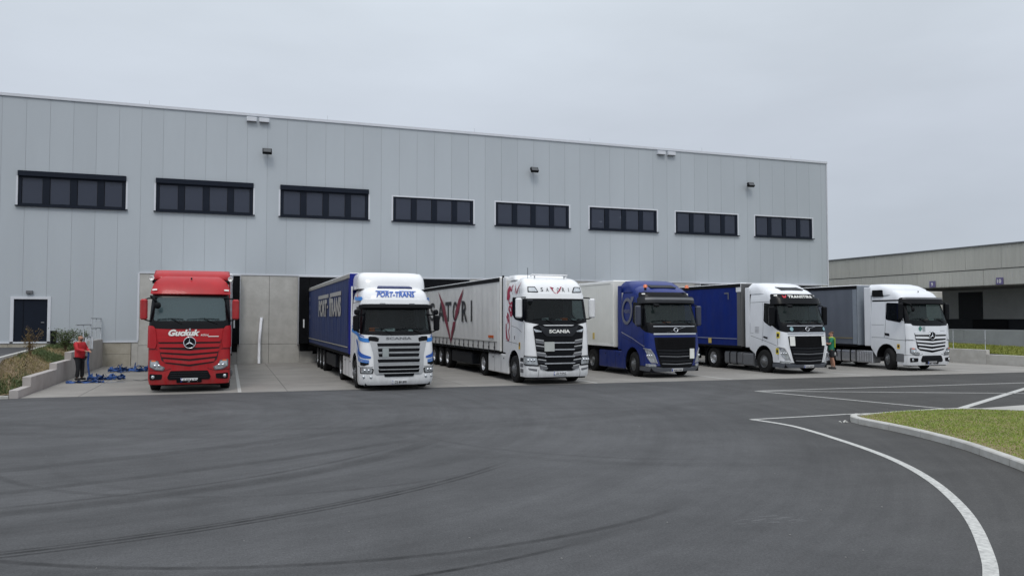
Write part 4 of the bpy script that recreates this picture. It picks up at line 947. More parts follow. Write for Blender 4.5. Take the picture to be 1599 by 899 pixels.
    gapline('side_band', S, [(.55, 3.235), (2.3, 3.235)], .075, root, m=BLACK)
    if visor is not paint:
        for sg in (-1, 1): patch('door_handle', S, rnd([(sg * S.sy(1.2), 1.58), (sg * S.sy(1.47), 1.62), (sg * S.sy(1.49), 1.72), (sg * S.sy(1.22), 1.70)], .03), BLACK, root, .02, .03)
        patch('warning_sticker', S, sideP(S, [(.62, 1.0), (.78, 1.0), (.78, 1.22), (.62, 1.22)]), mat('sticker_yellow', (.75, .48, .03), .5), root, .012, 0)
        patch('sticker_print', S, sideP(S, [(.65, 1.06), (.75, 1.06), (.75, 1.18), (.65, 1.18)]), PBLK, root, .015, 0)
    # nose: raised corner cheeks, bars
    for sg in (-1, 1):
        P = [(-1.34, 1.46), (-1.02, 1.43), (-.98, 1.62), (-1.03, 2.05), (-1.1, 2.15), (-1.34, 2.17)]
        patch('nose_cheek', S, rnd(P if sg < 0 else mir(P), .04), paint, root, .035, .05)
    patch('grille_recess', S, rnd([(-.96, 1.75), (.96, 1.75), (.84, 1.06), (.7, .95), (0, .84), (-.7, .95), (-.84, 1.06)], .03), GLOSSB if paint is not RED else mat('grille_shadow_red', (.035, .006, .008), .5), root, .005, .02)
    bars = [(.955, 1.745, .108, .0), (.93, 1.585, .118, .015), (.90, 1.415, .10, .06), (.85, 1.26, .10, .075), (.78, 1.10, .10, .09)]
    if paint is RED:
        for a, z, h, d in bars:
            b = patch('grille_bar', S, rnd(vee(a, z, h, d, .03), .012), paint, root, .045, .05)
            pass
    else:
        for (a, z, h, d), k in zip(bars, (.8, .85, .8, .68, .68)): patch('grille_bar', S, rnd(vee(a, z, h * k, d, .03), .012), paint, root, .045, .05)
    star(root, S, 0, 1.61, .185)
    # bumper
    patch('bumper_seam', S, ribbon([(-1.5, 1.40), (-1.0, 1.405), (-.95, 1.40)], .016), DGREY, root, .004, 0); patch('bumper_seam', S, ribbon([(1.5, 1.40), (1.0, 1.405), (.95, 1.40)], .016), DGREY, root, .004, 0)
    patch('bumper_seam', S, ribbon([(-1.5, .73), (-.72, .72), (-.55, .78)], .016), DGREY, root, .004, 0); patch('bumper_seam', S, ribbon([(1.5, .73), (.72, .72), (.55, .78)], .016), DGREY, root, .004, 0)
    lamp(root, S, [(-1.19, .84), (-1.0, .74), (-.78, .72), (-.72, .82), (-.88, .9), (-.93, 1.04), (-1.19, 1.07)], 2, .03, MGREY)
    for sg in (-1, 1):
        P = [(-1.12, 1.01), (-1.0, 1.01), (-1.0, 1.05), (-1.12, 1.055)]; patch('indicator', S, P if sg < 0 else mir(P), AMBER, root, .045, .01)
        P = [(-1.2, .42), (-.82, .44), (-.80, .60), (-1.2, .62)]; f = patch('fog_recess', S, rnd(P if sg < 0 else mir(P), .04), BLACK, root, .012, .03)
        c = S(sg * 1.08, .52, .02); q = M(); q.ell(c, (.055, .03, .055), 12, 6); q.obj('fog_lamp', LAMP, f)
        if paint is not RED:
            P = [(-S.sy(.85), .42), (-S.sy(.4), .40), (-S.sy(.4), .78), (-S.sy(.80), .80)]; patch('step_recess', S, rnd(P if sg < 0 else mir(P), .04), MGREY, root, .006, .02)
    patch('lower_grille', S, rnd([(-.62, .42), (.62, .42), (.66, .5), (.56, .71), (-.56, .71), (-.66, .5)], .04), BLACK, root, .012, .04)
    for z in (.5, .57, .64): patch('mesh_bar', S, ribbon([(-.56, z), (.56, z)], .022), DGREY, root, .03, .02)
    patch('plate_holder', S, rr(-.38, .38, .33, .47, .02), BLACK, root, .03, .04)
    M().box(-1.1, 1.1, .25, .6, .22, .34).obj('bumper_underside', BLACK, root)
    mm_ = glossy_mirror or BLACK
    if glossy_mirror:
        for sg in (-1, 1): mirror(root, sg * 1.40, .32, 2.36, 3.03, mm_, .22)
    else:
        for sg in (-1, 1): mirror(root, sg * 1.40, .42, 2.36, 3.1, mm_, .24)
    q = M(); q.tube([(-1.2, .4, 3.12), (-1.12, .15, 3.06), (-1.0, .12, 2.9)], .04, 8); q.ell((-.98, .10, 2.82), (.10, .05, .11), 14, 8); q.obj('front_mirror', BLACK, root)
    chassis(root, skirt, paint); tractor_wheels(root, steer)
    return S

def scania_r(root, paint=WHITE):
    S = Surf([(.17, 1.22, .08), (.3, 1.26, .0), (.85, 1.27, .0), (1.3, 1.265, .03), (1.85, 1.25, .10), (2.75, 1.20, .36), (3.0, 1.19, .42), (3.1, 1.17, .44), (3.3, 1.12, .56), (3.42, 1.03, .76), (3.48, .95, .98)], PLAN_RD, 2.35)
    ws = rnd([(-1.12, 1.97), (1.12, 1.97), (1.10, 2.74), (-1.10, 2.74)], .09); wm = rnd([(-1.40, 1.88), (-.5, 1.83), (.5, 1.83), (1.40, 1.88), (1.36, 2.86), (-1.36, 2.86)], .08)
    win = [(1.40, 2.05), (.78, 1.95), (.62, 2.1), (.74, 2.72), (1.40, 2.76)]
    holes = [ws] + [rnd([(sg * S.sz(y, z), z) for y, z in win], .06) for sg in (-1, 1)]
    cab_shell(root, S, .19, 3.48, paint, holes=holes); interior(root, 1.98, 2.85); glazed(root, S, wm, ws, GLASSD); sides(root, S, win); wipers(root, S, 1.97, ((-1.0, -.15), (-.1, .9)))
    patch('sun_visor', S, rnd([(-1.30, 2.72), (1.30, 2.72), (1.27, 2.84), (-1.27, 2.84)], .04), BLACK, root, .14, .1, .15)
    for sg in (-1, 1): patch('marker_lamp', S, rr(sg * .52 - .1, sg * .52 + .1, 2.84, 2.90, .02), MGREY, root, .06, .05)
    patch('roof_band', S, rnd([(-1.3, 2.88), (1.3, 2.88), (1.28, 3.03), (-1.28, 3.03)], .04), paint, root, .045, .05, .15)
    patch('roof_hatch', S, rnd([(-.75, 3.425), (.75, 3.425), (.7, 3.475), (-.7, 3.475)], .01), mat('navy_visor', (.02, .035, .13), .4), root, .05, .05)
    blue = mat('logo_blue', (.02, .10, .42), .4); lb = mat('stripe_light_blue', (.03, .20, .58), .4)
    text('fleet_lettering', 'PORT-TRANS', S, -.03, 3.21, 1.42, .19, blue, root, off=.02, shear=.18, bold=.035); patch('lettering_bar', S, [(-.78, 3.305), (-.28, 3.31), (-.28, 3.33), (-.80, 3.33)], blue, root, .02, 0); patch('lettering_bar', S, [(.12, 3.31), (.76, 3.305), (.80, 3.325), (.12, 3.33)], blue, root, .02, 0)
    D = Surf([(3.42, 1.17, 1.0), (3.7, 1.17, 1.08), (3.9, 1.15, 1.2), (3.98, 1.08, 1.38), (4.02, .98, 1.7)], [(0, 0), (.5, .01), (.75, .04), (.9, .10), (.97, .2), (1, .36)], 2.55); e = D.end()
    dm = patchm(D, [(-e, 3.42), (e, 3.42), (e, 4.02), (-e, 4.02)], .0, 0, .14); dm.add([D(u, 4.02) for u in np.linspace(-e, e, 33)], [tuple(range(33))], True); dm.obj('roof_deflector', paint, root)
    for sg in (-1, 1): M().box(min(sg * 1.25, sg * 1.2), max(sg * 1.25, sg * 1.2), 2.37, 2.72, 1.0, 3.55, .02).obj('side_fairing', paint, root)
    gapline('door_seam', S, [(1.55, 1.25), (1.52, 2.85)], .014, root); gapline('door_seam', S, [(.45, .95), (.5, 1.9)], .016, root); gapline('side_seam', S, [(2.3, 2.95), (.6, 2.98)], .014, root)
    # blue flourishes round the corner
    for sg in (-1, 1):
        f = lambda P: P if sg < 0 else mir(P)
        sy = S.sy
        patch('stripe', S, f(ribbon(smooth_pts([(-sy(1.6), 3.10), (-sy(.9), 3.06), (-1.5, 3.06), (-1.22, 3.05)]), [.12] * 15 + [.04])), lb, root, .055, 0, .12)
        patch('stripe', S, f(ribbon(smooth_pts([(-sy(2.2), 2.0), (-sy(1.3), 1.93), (-sy(.6), 1.84), (-1.5, 1.76), (-1.2, 1.69), (-.97, 1.67)]), .13)), lb, root, .012, 0, .1)
        patch('stripe', S, f(ribbon(smooth_pts([(-sy(2.2), 2.14), (-sy(1.2), 2.03), (-1.5, 1.88), (-1.15, 1.79)]), .03)), blue, root, .012, 0, .1)
        wv = [.02 + .15 * math.sin(PI * (.12 + .8 * i / 20)) for i in range(21)]
        patch('stripe', S, f(ribbon(smooth_pts([(-sy(1.0), 1.68), (-sy(.62), 1.48), (-1.48, 1.28), (-1.22, 1.16), (-.92, 1.10)]), wv)), blue, root, .012, 0, .1)
        for k in (1, 2, 3): patch('stripe', S, f(ribbon(smooth_pts([(-sy(.9), 1.47 - .07 * k), (-sy(.6), 1.30 - .065 * k), (-1.45, 1.14 - .05 * k), (-.98, 1.04 - .035 * k)]), .026)), lb if k != 2 else blue, root, .012, 0, .1)
        P = [(-1.34, .97), (-1.0, .93), (-.98, .88), (-1.15, .83), (-1.34, .85)]; patch('corner_vent', S, rnd(f(P), .03), BLACK, root, .012, .03)
        P = [(-1.0, 1.66), (-.68, 1.62), (-.66, 1.74), (-.78, 1.79), (-1.0, 1.80)]; patch('upper_vent', S, rnd(f(P), .03), BLACK, root, .03, .04)
        for x_, z_ in ((1.16, .46), (.92, .46)):
            q = M(); q.ell(S(sg * x_, z_, .01), (.05, .03, .05), 12, 6); q.obj('fog_lamp', LAMP, root)
    red = mat('red_sticker', (.5, .05, .05), .5); patch('door_emblem', S, sideP(S, [(1.3, 3.0), (1.45, 3.05), (1.42, 3.2), (1.3, 3.28), (1.22, 3.12)]), red, root, .05, 0)
    # grey nose panel with louvres
    patch('nose_panel', S, rnd([(-.98, 1.82), (.98, 1.82), (.95, 1.6), (.84, 1.2), (.82, .62), (.74, .54), (-.74, .54), (-.82, .62), (-.84, 1.2), (-.95, 1.6)], .05), SGREY, root, .025, .04)
    text('maker_lettering', 'SCANIA', S, 0, 1.73, .86, .085, MGREY, root, off=.036, bold=.03)
    for k, (z, a) in enumerate(((1.525, .70), (1.35, .68), (1.18, .66), (.995, .68), (.78, .66), (.655, .66), (.53, .48))):
        g = patch('louvre_slot', S, rnd([(-a, z - .06), (a, z - .06), (a + .03, z + .05), (-a - .03, z + .05)], .03), GLOSSB, root, .028, .03)
        if k < 6: patch('louvre_slat', S, rnd([(-a + .06, z - .085), (a - .06, z - .085), (a + .02, z - .065), (-a - .02, z - .065)], .008), SGREY, root, .05, .04)
    patch('blank_plate', S, rr(-.55, -.35, 1.12, 1.42, .01), mat('grey_label', (.28, .31, .31), .5), root, .06, .02)
    lamp(root, S, [(-1.34, .58), (-.86, .57), (-.83, .72), (-.88, .76), (-1.34, .77)], 2, .015)
    patch('bumper_seam', S, ribbon([(-1.6, .8), (-.85, .79)], .014), DGREY, root, .003, 0); patch('bumper_seam', S, ribbon([(.85, .79), (1.6, .8)], .014), DGREY, root, .003, 0)
    M().box(-1.1, 1.1, .2, .6, .15, .3).obj('bumper_underside', BLACK, root)
    plate(root, S, .02, .29, 'ZS 89 8PS')
    for sg in (-1, 1):
        mirror(root, sg * 1.38, .42, 1.98, 2.50, BLACK, .20); q = M().box(sg * 1.36 - .08, sg * 1.36 + .08, .35, .5, 2.52, 2.70, .04); q.obj('wide_angle_mirror', BLACK, root)
    chassis(root, 'skirt', paint); tractor_wheels(root, 0)
    return S

def scania_s(root, paint=WHITE):
    S = Surf([(.26, 1.22, .06), (.4, 1.25, .0), (.65, 1.26, .0), (1.05, 1.255, .01), (2.0, 1.25, .06), (2.28, 1.24, .12), (3.15, 1.21, .33), (3.3, 1.20, .37), (3.55, 1.18, .46), (3.75, 1.12, .62), (3.88, 1.03, .86), (3.93, .93, 1.15)], PLAN_SQ, 2.35)
    ws = rnd([(-1.17, 2.34), (1.17, 2.34), (1.15, 3.06), (-1.15, 3.06)], .07); wm = rnd([(-1.50, 2.46), (-1.3, 2.28), (-.7, 2.17), (.7, 2.17), (1.3, 2.28), (1.50, 2.46), (1.48, 3.17), (-1.48, 3.17)], .06)
    win = [(1.62, 2.58), (1.3, 2.40), (.55, 2.32), (.46, 2.45), (.50, 3.10), (1.62, 3.14)]
    holes = [ws] + [rnd([(sg * S.sz(y, z), z) for y, z in win], .06) for sg in (-1, 1)]
    cab_shell(root, S, .28, 3.93, paint, holes=holes); interior(root, 2.3, 3.2); glazed(root, S, wm, ws, GLASSD); sides(root, S, win); wipers(root, S, 2.3, ((-1.0, -.1), (-.05, .95)))
    patch('sun_visor', S, rnd([(-1.40, 3.12), (1.40, 3.12), (1.38, 3.30), (-1.38, 3.30)], .04), paint, root, .035, .05, .15)
    for sg in (-1, 1):
        P = [(-1.12, 3.36), (-.70, 3.35), (-.82, 3.56), (-1.12, 3.56)]; P = P if sg < 0 else mir(P)
        h = patch('roof_lamp', S, rnd(P, .03), DGREY, root, .02, .03); c = (sum(p[0] for p in P) / 4, sum(p[1] for p in P) / 4)
        patch('roof_lamp_lens', S, rnd([(c[0] + (a - c[0]) * .78, c[1] + (b - c[1]) * .72) for a, b in P], .02), LAMP, h, .026, 0)
    dk = mat('lettering_dark', (.035, .037, .045), .5); crim = mat('lettering_crimson', (.36, .02, .06), .5)
    for k, ch in enumerate('SATORI'): text('fleet_letter', ch, S, -.55 + k * .225, 3.46, .10 if ch != 'I' else .022, .15, dk, root, off=.012, bold=.01)
    patch('emblem_wing', S, [(-.22, 3.56), (-.02, 3.30), (.0, 3.27), (.01, 3.31), (-.08, 3.40), (-.11, 3.54)], crim, root, .02, 0); patch('emblem_wing', S, [(.30, 3.57), (.20, 3.42), (.02, 3.27), (.04, 3.33), (.15, 3.44), (.24, 3.56)], crim, root, .02, 0)
    q = M().tube([(-.72, 1.05, 3.98), (-.72, .95, 4.02), (.72, .95, 4.02), (.72, 1.05, 3.98)], .035, 8); q.obj('roof_light_bar', CHROME if False else paint, root)
    for sg in (-1, 1): M().tube([(sg * .6, .97, 3.84), (sg * .6, .97, 4.0)], .025, 6).obj('bar_bracket', ALU, root)
    M().tube([(-.82, 1.1, 3.9), (-.82, 1.1, 4.3)], .01, 5).obj('aerial', BLACK, root)
    D = Surf([(3.86, 1.12, 1.4), (3.98, 1.1, 1.55), (4.06, 1.0, 1.8)], PLAN_SQ, 2.6); e = D.end()
    dm = patchm(D, [(-e, 3.86), (e, 3.86), (e, 4.06), (-e, 4.06)], .0, 0, .15); dm.add([D(u, 4.06) for u in np.linspace(-e, e, 33)], [tuple(range(33))], True); dm.obj('roof_deflector', paint, root)
    for sg in (-1, 1):
        M().box(min(sg * 1.24, sg * 1.2), max(sg * 1.24, sg * 1.2), 2.37, 2.72, 1.08, 4.0, .02).obj('side_fairing', paint, root)
        M().box(min(sg * 1.25, sg * 1.18), max(sg * 1.25, sg * 1.18), 2.725, 2.79, 1.1, 4.08).obj('fairing_edge', BLACK, root)
    gapline('door_seam', S, [(1.72, 1.4), (1.72, 2.6), (1.64, 3.2)], .014, root); gapline('door_seam', S, [(.35, 1.05), (.36, 2.2), (.5, 2.3)], .016, root); gapline('side_seam', S, [(2.3, 1.55), (1.72, 1.5), (1.0, 1.46)], .014, root); gapline('side_seam', S, [(1.7, 2.12), (1.1, 2.05), (.6, 1.9)], .014, root)
    for sg in (-1, 1): patch('door_handle', S, rnd([(sg * S.sy(1.3), 1.62), (sg * S.sy(1.34), 1.62), (sg * S.sy(1.34), 1.76), (sg * S.sy(1.3), 1.76)], .015), MGREY, root, .02, .02)
    patch('warning_sticker', S, sideP(S, [(.74, 1.27), (.88, 1.27), (.88, 1.52), (.74, 1.52)]), mat('sticker_yellow', (.75, .48, .03), .5), root, .012, 0); patch('sticker_print', S, sideP(S, [(.77, 1.38), (.86, 1.38), (.86, 1.5), (.77, 1.5)]), PBLK, root, .015, 0)
    for k, z in enumerate((.95, .75, .55)):   # entry steps by the corner
        P = sideP(S, [(.42, z - .12), (.74, z - .12), (.72, z + .02), (.42, z + .02)]); o = patch('step_recess', S, rnd(P, .02), MGREY if k else DGREY, root, .004, .02)
    # crimson flourish on the side behind the door
    fl = [[(2.25, 3.55), (2.1, 3.6), (2.05, 3.4), (2.2, 3.3), (2.05, 3.15), (2.28, 3.1), (2.3, 3.3)], ]
    patch('crimson_drawing', S, sideP(S, [(2.32, 3.12), (2.05, 3.10), (1.95, 3.25), (2.05, 3.38), (1.98, 3.5), (2.12, 3.66), (2.22, 3.62), (2.3, 3.5)]), crim, root, .012, 0)
    for pts, w in (([(2.0, 3.62), (1.9, 3.45), (1.84, 3.5), (1.78, 3.68)], .07), ([(2.1, 3.1), (1.95, 2.95), (1.72, 3.0), (1.74, 2.8), (1.95, 2.86), (2.05, 2.75), (1.8, 2.62), (1.68, 2.72)], .085), ([(2.0, 2.75), (1.8, 2.5), (1.66, 2.62), (1.8, 2.78)], .09), ([(2.28, 2.5), (2.1, 2.3), (2.2, 2.6), (2.0, 2.42), (2.12, 2.2)], .07), ([(1.98, 2.35), (1.9, 2.1), (2.0, 1.9), (1.92, 1.7), (2.05, 1.55), (2.2, 1.75), (2.28, 2.05)], .06), ([(2.3, 2.2), (2.28, 1.9), (2.22, 1.6)], .09)):
        patch('crimson_drawing', S, sideP(S, ribbon(smooth_pts(pts), w)), crim, root, .012, 0, .2)
    for k, ch in enumerate('SATORI'): text('fleet_letter', ch, S, -S.sz(1.75 - k * .19, 3.42), 3.42, .08 if ch != 'I' else .02, .20, dk, root, off=.012, shear=.12)
    patch('emblem_wing', S, sideP(S, [(1.56, 3.72), (1.38, 3.40), (1.31, 3.28), (1.30, 3.38), (1.42, 3.58)]), crim, root, .02, 0); patch('emblem_wing', S, sideP(S, [(.95, 3.74), (1.15, 3.45), (1.31, 3.28), (1.24, 3.44), (1.06, 3.62)]), crim, root, .02, 0)
    # nose
    patch('grille_surround', S, rnd([(-1.0, 2.1), (-.72, 2.2), (-.55, 2.13), (.55, 2.13), (.72, 2.2), (1.0, 2.1), (.93, 1.5), (.86, 1.0), (.76, .62), (.5, .50), (-.5, .50), (-.76, .62), (-.86, 1.0), (-.93, 1.5)], .04), GLOSSB, root, .02, .04)
    patch('name_panel', S, rnd([(-.80, 2.14), (-.52, 2.05), (.52, 2.05), (.80, 2.14), (.62, 1.86), (.5, 1.75), (-.5, 1.75), (-.62, 1.86)], .04), DGREY, root, .06, .05)
    text('maker_lettering', 'SCANIA', S, 0, 1.93, .82, .125, CHROME if False else WLENS, root, off=.068, bold=.04)
    for sg in (-1, 1):
        P = [(-.99, 2.02), (-.68, 1.94), (-.7, 1.91), (-.92, 1.91)]; patch('daylight_wedge', S, rnd(P if sg < 0 else mir(P), .01), LAMP, root, .04, .03)
        for k, (z, a, b, c) in enumerate(((1.58, .92, .62, .0), (1.36, .91, .58, .03), (1.12, .88, .56, .03), (.87, .84, .54, .03), (.66, .76, .52, .02))):
            P = [(-a, z + .05), (-b, z + .0), (-b + .06, z - .055), (-b, z - .11), (-a, z - .06)]; patch('grille_wing', S, rnd(P if sg < 0 else mir(P), .015), MGREY if k % 2 == 0 else DGREY, root, .05, .05)
            P = [(-a, z + .08), (-b, z + .035), (-b, z + .0), (-a, z + .045)]; patch('grille_wing', S, P if sg < 0 else mir(P), SGREY, root, .055, .04)
    for z in (1.515, 1.27, 1.02, .775): patch('grille_bar', S, rnd([(-.58, z - .02), (.58, z - .02), (.60, z + .02), (-.60, z + .02)], .01), ALU, root, .06, .05)
    patch('blank_plate', S, rr(-.60, -.22, 1.21, 1.55, .012), mat('blank_plate_grey', (.42, .44, .42), .5), root, .075, .02)
    lamp(root, S, [(-1.42, .72), (-.80, .68), (-.84, .98), (-.88, 1.03), (-1.42, 1.06)], 3, .022)
    for sg in (-1, 1):
        P = [(-1.2, .62), (-.86, .58), (-.88, .50), (-1.0, .52), (-1.15, .55)]; patch('bumper_duct', S, rnd(P if sg < 0 else mir(P), .02), MGREY, root, .01, .02)
    patch('bumper_seam', S, ribbon([(-.8, .56), (-.84, .27)], .012), DGREY, root, .004, 0); patch('bumper_seam', S, ribbon([(.8, .56), (.84, .27)], .012), DGREY, root, .004, 0)
    M().box(-1.1, 1.1, .2, .6, .22, .36).obj('bumper_underside', BLACK, root)
    plate(root, S, .02, .42, 'ZS 910NZ')
    for sg in (-1, 1): mirror(root, sg * 1.46, .36, 2.42, 3.14, paint, .24)
    q = M().box(-1.2, -.98, .1, .24, 2.98, 3.1, .04); q.obj('front_mirror', DGREY, root)
    chassis(root, 'skirt', paint); tractor_wheels(root, 0)
    return S

def volvo(root, paint, visortext=None, beacons=False, ring=False, docs=(), skirt='skirt', mirrorm=BLACK, steer=0, platet='WND 2758C', visorband=True):
    S = Surf([(.28, 1.20, .08), (.45, 1.24, .0), (1.2, 1.25, .0), (1.75, 1.25, .05), (2.1, 1.245, .13), (2.98, 1.21, .47), (3.2, 1.20, .56), (3.45, 1.16, .70), (3.62, 1.09, .92), (3.74, 1.0, 1.2), (3.8, .9, 1.5)], PLAN_RD, 2.38)
    ws = rnd([(-1.20, 2.22), (1.20, 2.22), (1.17, 2.97), (-1.17, 2.97)], .08); wm = rnd([(-1.65, 2.2), (-1.62, 2.04), (-1.3, 1.86), (-1.02, 1.80), (1.02, 1.80), (1.3, 1.86), (1.62, 2.04), (1.65, 2.2), (1.42, 3.1), (1.36, 3.47), (-1.36, 3.47), (-1.42, 3.1)], .08)
    win = [(1.36, 2.30), (.95, 2.10), (.82, 2.16), (.86, 2.97), (1.36, 3.02)]
    holes = [ws] + [rnd([(sg * S.sz(y, z), z) for y, z in win], .06) for sg in (-1, 1)]
    cab_shell(root, S, .50, 3.80, paint, holes=holes); interior(root, 2.16, 3.0); glazed(root, S, wm, ws); sides(root, S, win); wipers(root, S, 2.22, ((-1.0, -.1), (-.05, .95)))
    patch('sun_visor', S, rnd([(-1.38, 2.98), (1.38, 2.98), (1.34, 3.22), (-1.34, 3.22)], .06), GLOSSB if not visorband else DGREY, root, .16, .12, .15)
    if visorband: patch('visor_band', S, rnd([(-1.1, 3.10), (1.25, 3.10), (1.22, 3.19), (-1.1, 3.19)], .02), MGREY, root, .166, .02, .15)
    for sg in (-1, 1): patch('marker_lamp', S, rr(sg * 1.13 - .07, sg * 1.13 + .07, 3.37, 3.42, .02), WLENS, root, .03, .02)
    if visortext:
        text('fleet_lettering', visortext, S, .14, 3.335, 1.42, .15, WLENS, root, off=.03, bold=.035)
        patch('lettering_emblem', S, [(-.86, 3.41), (-.80, 3.38), (-.74, 3.33), (-.68, 3.40), (-.63, 3.41), (-.70, 3.26), (-.80, 3.27)], mat('logo_red', (.65, .03, .05), .5), root, .035, 0)
    q = M(); q.add([(-.62, 1.0, 3.68), (.62, 1.0, 3.68), (.6, 1.55, 3.83), (-.6, 1.55, 3.83)], [(0, 1, 2, 3)]); q2 = M().box(-.6, .6, -.28, .28, -.012, .02, .01).obj('roof_hatch', DGREY, root); q2.location = (0, 1.25, 3.74); q2.rotation_euler = (R(15), 0, 0)
    D = Surf([(3.5, 1.17, 1.15), (3.7, 1.15, 1.25), (3.85, 1.1, 1.42), (3.95, 1.0, 1.65), (4.0, .9, 1.9)], PLAN_RD, 2.6); e = D.end()
    dm = patchm(D, [(-e, 3.5), (e, 3.5), (e, 4.0), (-e, 4.0)], .0, 0, .14); dm.add([D(u, 4.0) for u in np.linspace(-e, e, 33)], [tuple(range(33))], True); dm.obj('roof_deflector', paint, root)
    for sg in (-1, 1): M().box(min(sg * 1.24, sg * 1.2), max(sg * 1.24, sg * 1.2), 2.40, 2.72, 1.08, 3.8, .02).obj('side_fairing', paint, root)
    if beacons:
        for sg in (-1, 1):
            q = M(); q.tube([(sg * .98, .78, 3.55), (sg * .98, .78, 3.66)], .05, 10); b = q.obj('beacon_mount', BLACK, root)
            q = M(); q.tube([(sg * .98, .78, 3.66), (sg * .98, .78, 3.75), (sg * .98, .78, 3.79)], [.085, .08, .04], 14); q.obj('beacon', mat('beacon_orange', (.62, .13, .03), .25, coat=.5), b)
    gapline('door_seam', S, [(1.5, 1.35), (1.5, 3.1)], .014, root); gapline('door_seam', S, [(.45, .6), (.46, 1.25), (.5, 1.8)], .016, root); gapline('side_seam', S, [(2.35, 3.12), (1.0, 3.14)], .014, root)
    gapline('side_seam', S, [(2.3, 1.62), (1.5, 1.45), (.9, 1.32), (.45, 1.2)], .014, root)
    if not ring:
        gapline('locker_seam', S, [(2.35, 2.2), (2.35, 1.75), (2.1, 1.72)], .012, root)
        for k in range(5): patch('side_print', S, sideP(S, [(1.7, 2.02 - k * .06), (2.0, 2.02 - k * .06), (2.0, 2.0 - k * .06), (1.7, 2.0 - k * .06)]), mat('print_grey', (.3, .3, .32), .6), root, .01, 0)
        for sg in (-1, 1): patch('door_handle', S, rnd([(sg * S.sy(1.1), 1.50), (sg * S.sy(1.38), 1.56), (sg * S.sy(1.38), 1.62), (sg * S.sy(1.1), 1.58)], .02), BLACK, root, .02, .03)
        for z0, yy, hh in ((1.55, .36, .27), (.86, .40, .26)):
            patch('warning_sticker', S, sideP(S, [(yy, z0), (yy + .17, z0), (yy + .17, z0 + hh), (yy, z0 + hh)]), mat('sticker_bright_yellow', (.75, .62, .03), .5), root, .012, 0); patch('sticker_print', S, sideP(S, [(yy + .03, z0 + .05), (yy + .14, z0 + .05), (yy + .14, z0 + hh * .75), (yy + .03, z0 + hh * .75)]), PBLK, root, .015, 0)
    else:
        gr = mat('ring_grey', (.11, .115, .15), .5); g = M(); F = lambda y, z: (-S.sz(y, z), z)
        C = (1.86, 2.70)
        ring_o = [F(C[0] + .46 * math.cos(2 * PI * k / 36), C[1] + .56 * math.sin(2 * PI * k / 36)) for k in range(36)]; ring_i = [F(C[0] + .34 * math.cos(2 * PI * k / 36), C[1] + .43 * math.sin(2 * PI * k / 36)) for k in range(36)]
        S2 = Surf(S.prof, PLAN_RD, 2.6)
        patchm(lambda u, z, o=0: S(u, z, o), ring_o, .045, .02, .15, [ring_i], g); g.obj('side_emblem', gr, root)
        text('side_emblem_name', 'VOLVO', lambda u, z, o=0: S(u, z, o), -S.sz(1.86, 2.7), 2.70, .72, .16, gr, root, off=.05, bold=.04)
        patch('emblem_arrow', S, sideP(S, [(1.62, 3.10), (1.52, 3.0), (1.36, 3.2), (1.34, 3.3), (1.6, 3.3)]), gr, root, .02, 0)
        patch('side_stripe', S, sideP(S, ribbon([(2.35, 1.82), (1.4, 1.58), (.42, 1.27)], .03)), SILVER, root, .012, 0)
    # nose
    patch('nose_strip', S, rnd([(-.96, 2.06), (.96, 2.06), (.96, 2.09), (-.96, 2.09)], .01), SILVER, root, .03, .03); patch('nose_strip', S, rnd([(-.98, 1.745), (.98, 1.745), (.98, 1.80), (-.98, 1.80)], .015), SILVER, root, .035, .04)
    q = M(); q.tube([S(-.46, 1.80, .03), S(.46, 2.04, .03)], .014, 6); q.obj('badge_bar', CHROME, root); q = M(); q.tube([S(.09 * math.cos(2 * PI * k / 20), 1.925 + .075 * math.sin(2 * PI * k / 20), .045) for k in range(21)], .018, 6, False); b = q.obj('badge', CHROME, root)
    M().add([S(-.06, 1.89, .05), S(.06, 1.89, .05), S(.06, 1.96, .05), S(-.06, 1.96, .05)], [(0, 1, 2, 3)]).obj('badge_face', DGREY, b)
    patch('grille_surround', S, rnd([(-.97, 1.64), (.97, 1.64), (.92, 1.15), (.76, .55), (.66, .43), (-.66, .43), (-.76, .55), (-.92, 1.15)], .05), BLACK, root, .015, .03)
    for k in range(5): z = 1.56 - k * .085; patch('grille_slat', S, rr(-.84, .84, z - .028, z + .028, .01), CHAS, root, .035, .03)
    for z, a in ((1.13, .87), (1.0, .82), (.86, .78), (.71, .72), (.56, .67)): patch('grille_slat', S, rnd(vee(a, z + .02, .045, .03, .02), .01), DGREY, root, .045, .05)
    for z, a in ((.9, .78), (.60, .68)): patch('grille_trim', S, vee(a, z, .014, .03, .0), ALU, root, .055, .02)
    lamp(root, S, [(-1.42, 1.19), (-1.16, 1.14), (-1.02, .95), (-.90, .62), (-1.12, .62), (-1.26, .80), (-1.3, 1.0)], 3, .02, mat('lamp_housing', (.3, .31, .33), .3))
    for sg in (-1, 1):
        P = [(-1.46, 1.22), (-1.12, 1.17), (-.98, .95), (-.86, .6), (-.90, .6), (-1.02, .92), (-1.15, 1.13), (-1.45, 1.18)]; patch('lamp_brow', S, P if sg < 0 else mir(P), SILVER if paint is BLUE else WHITE, root, .045, .03)
        P = [(-1.36, .48), (-.92, .46), (-.92, .57), (-1.36, .58)]; patch('fog_lamp', S, rnd(P if sg < 0 else mir(P), .02), LAMP, root, .015, .03)
    P = [(-S.sy(.78), .30), (-1.2, .28), (1.2, .28), (S.sy(.78), .30), (S.sy(.78), .46), (1.2, .47), (.7, .42), (-.7, .42), (-1.2, .47), (-S.sy(.78), .46)]
    patch('lower_bumper', S, rnd(P, .03), mat('bumper_grey', (.10, .11, .13), .55), root, .03, .1, .12)
    for sg in (-1, 1):
        m_ = M(); m_.box(min(sg * 1.23, sg * 1.0), max(sg * 1.23, sg * 1.0), .45, .80, .45, .62, .02); m_.obj('entry_step', DGREY, root)
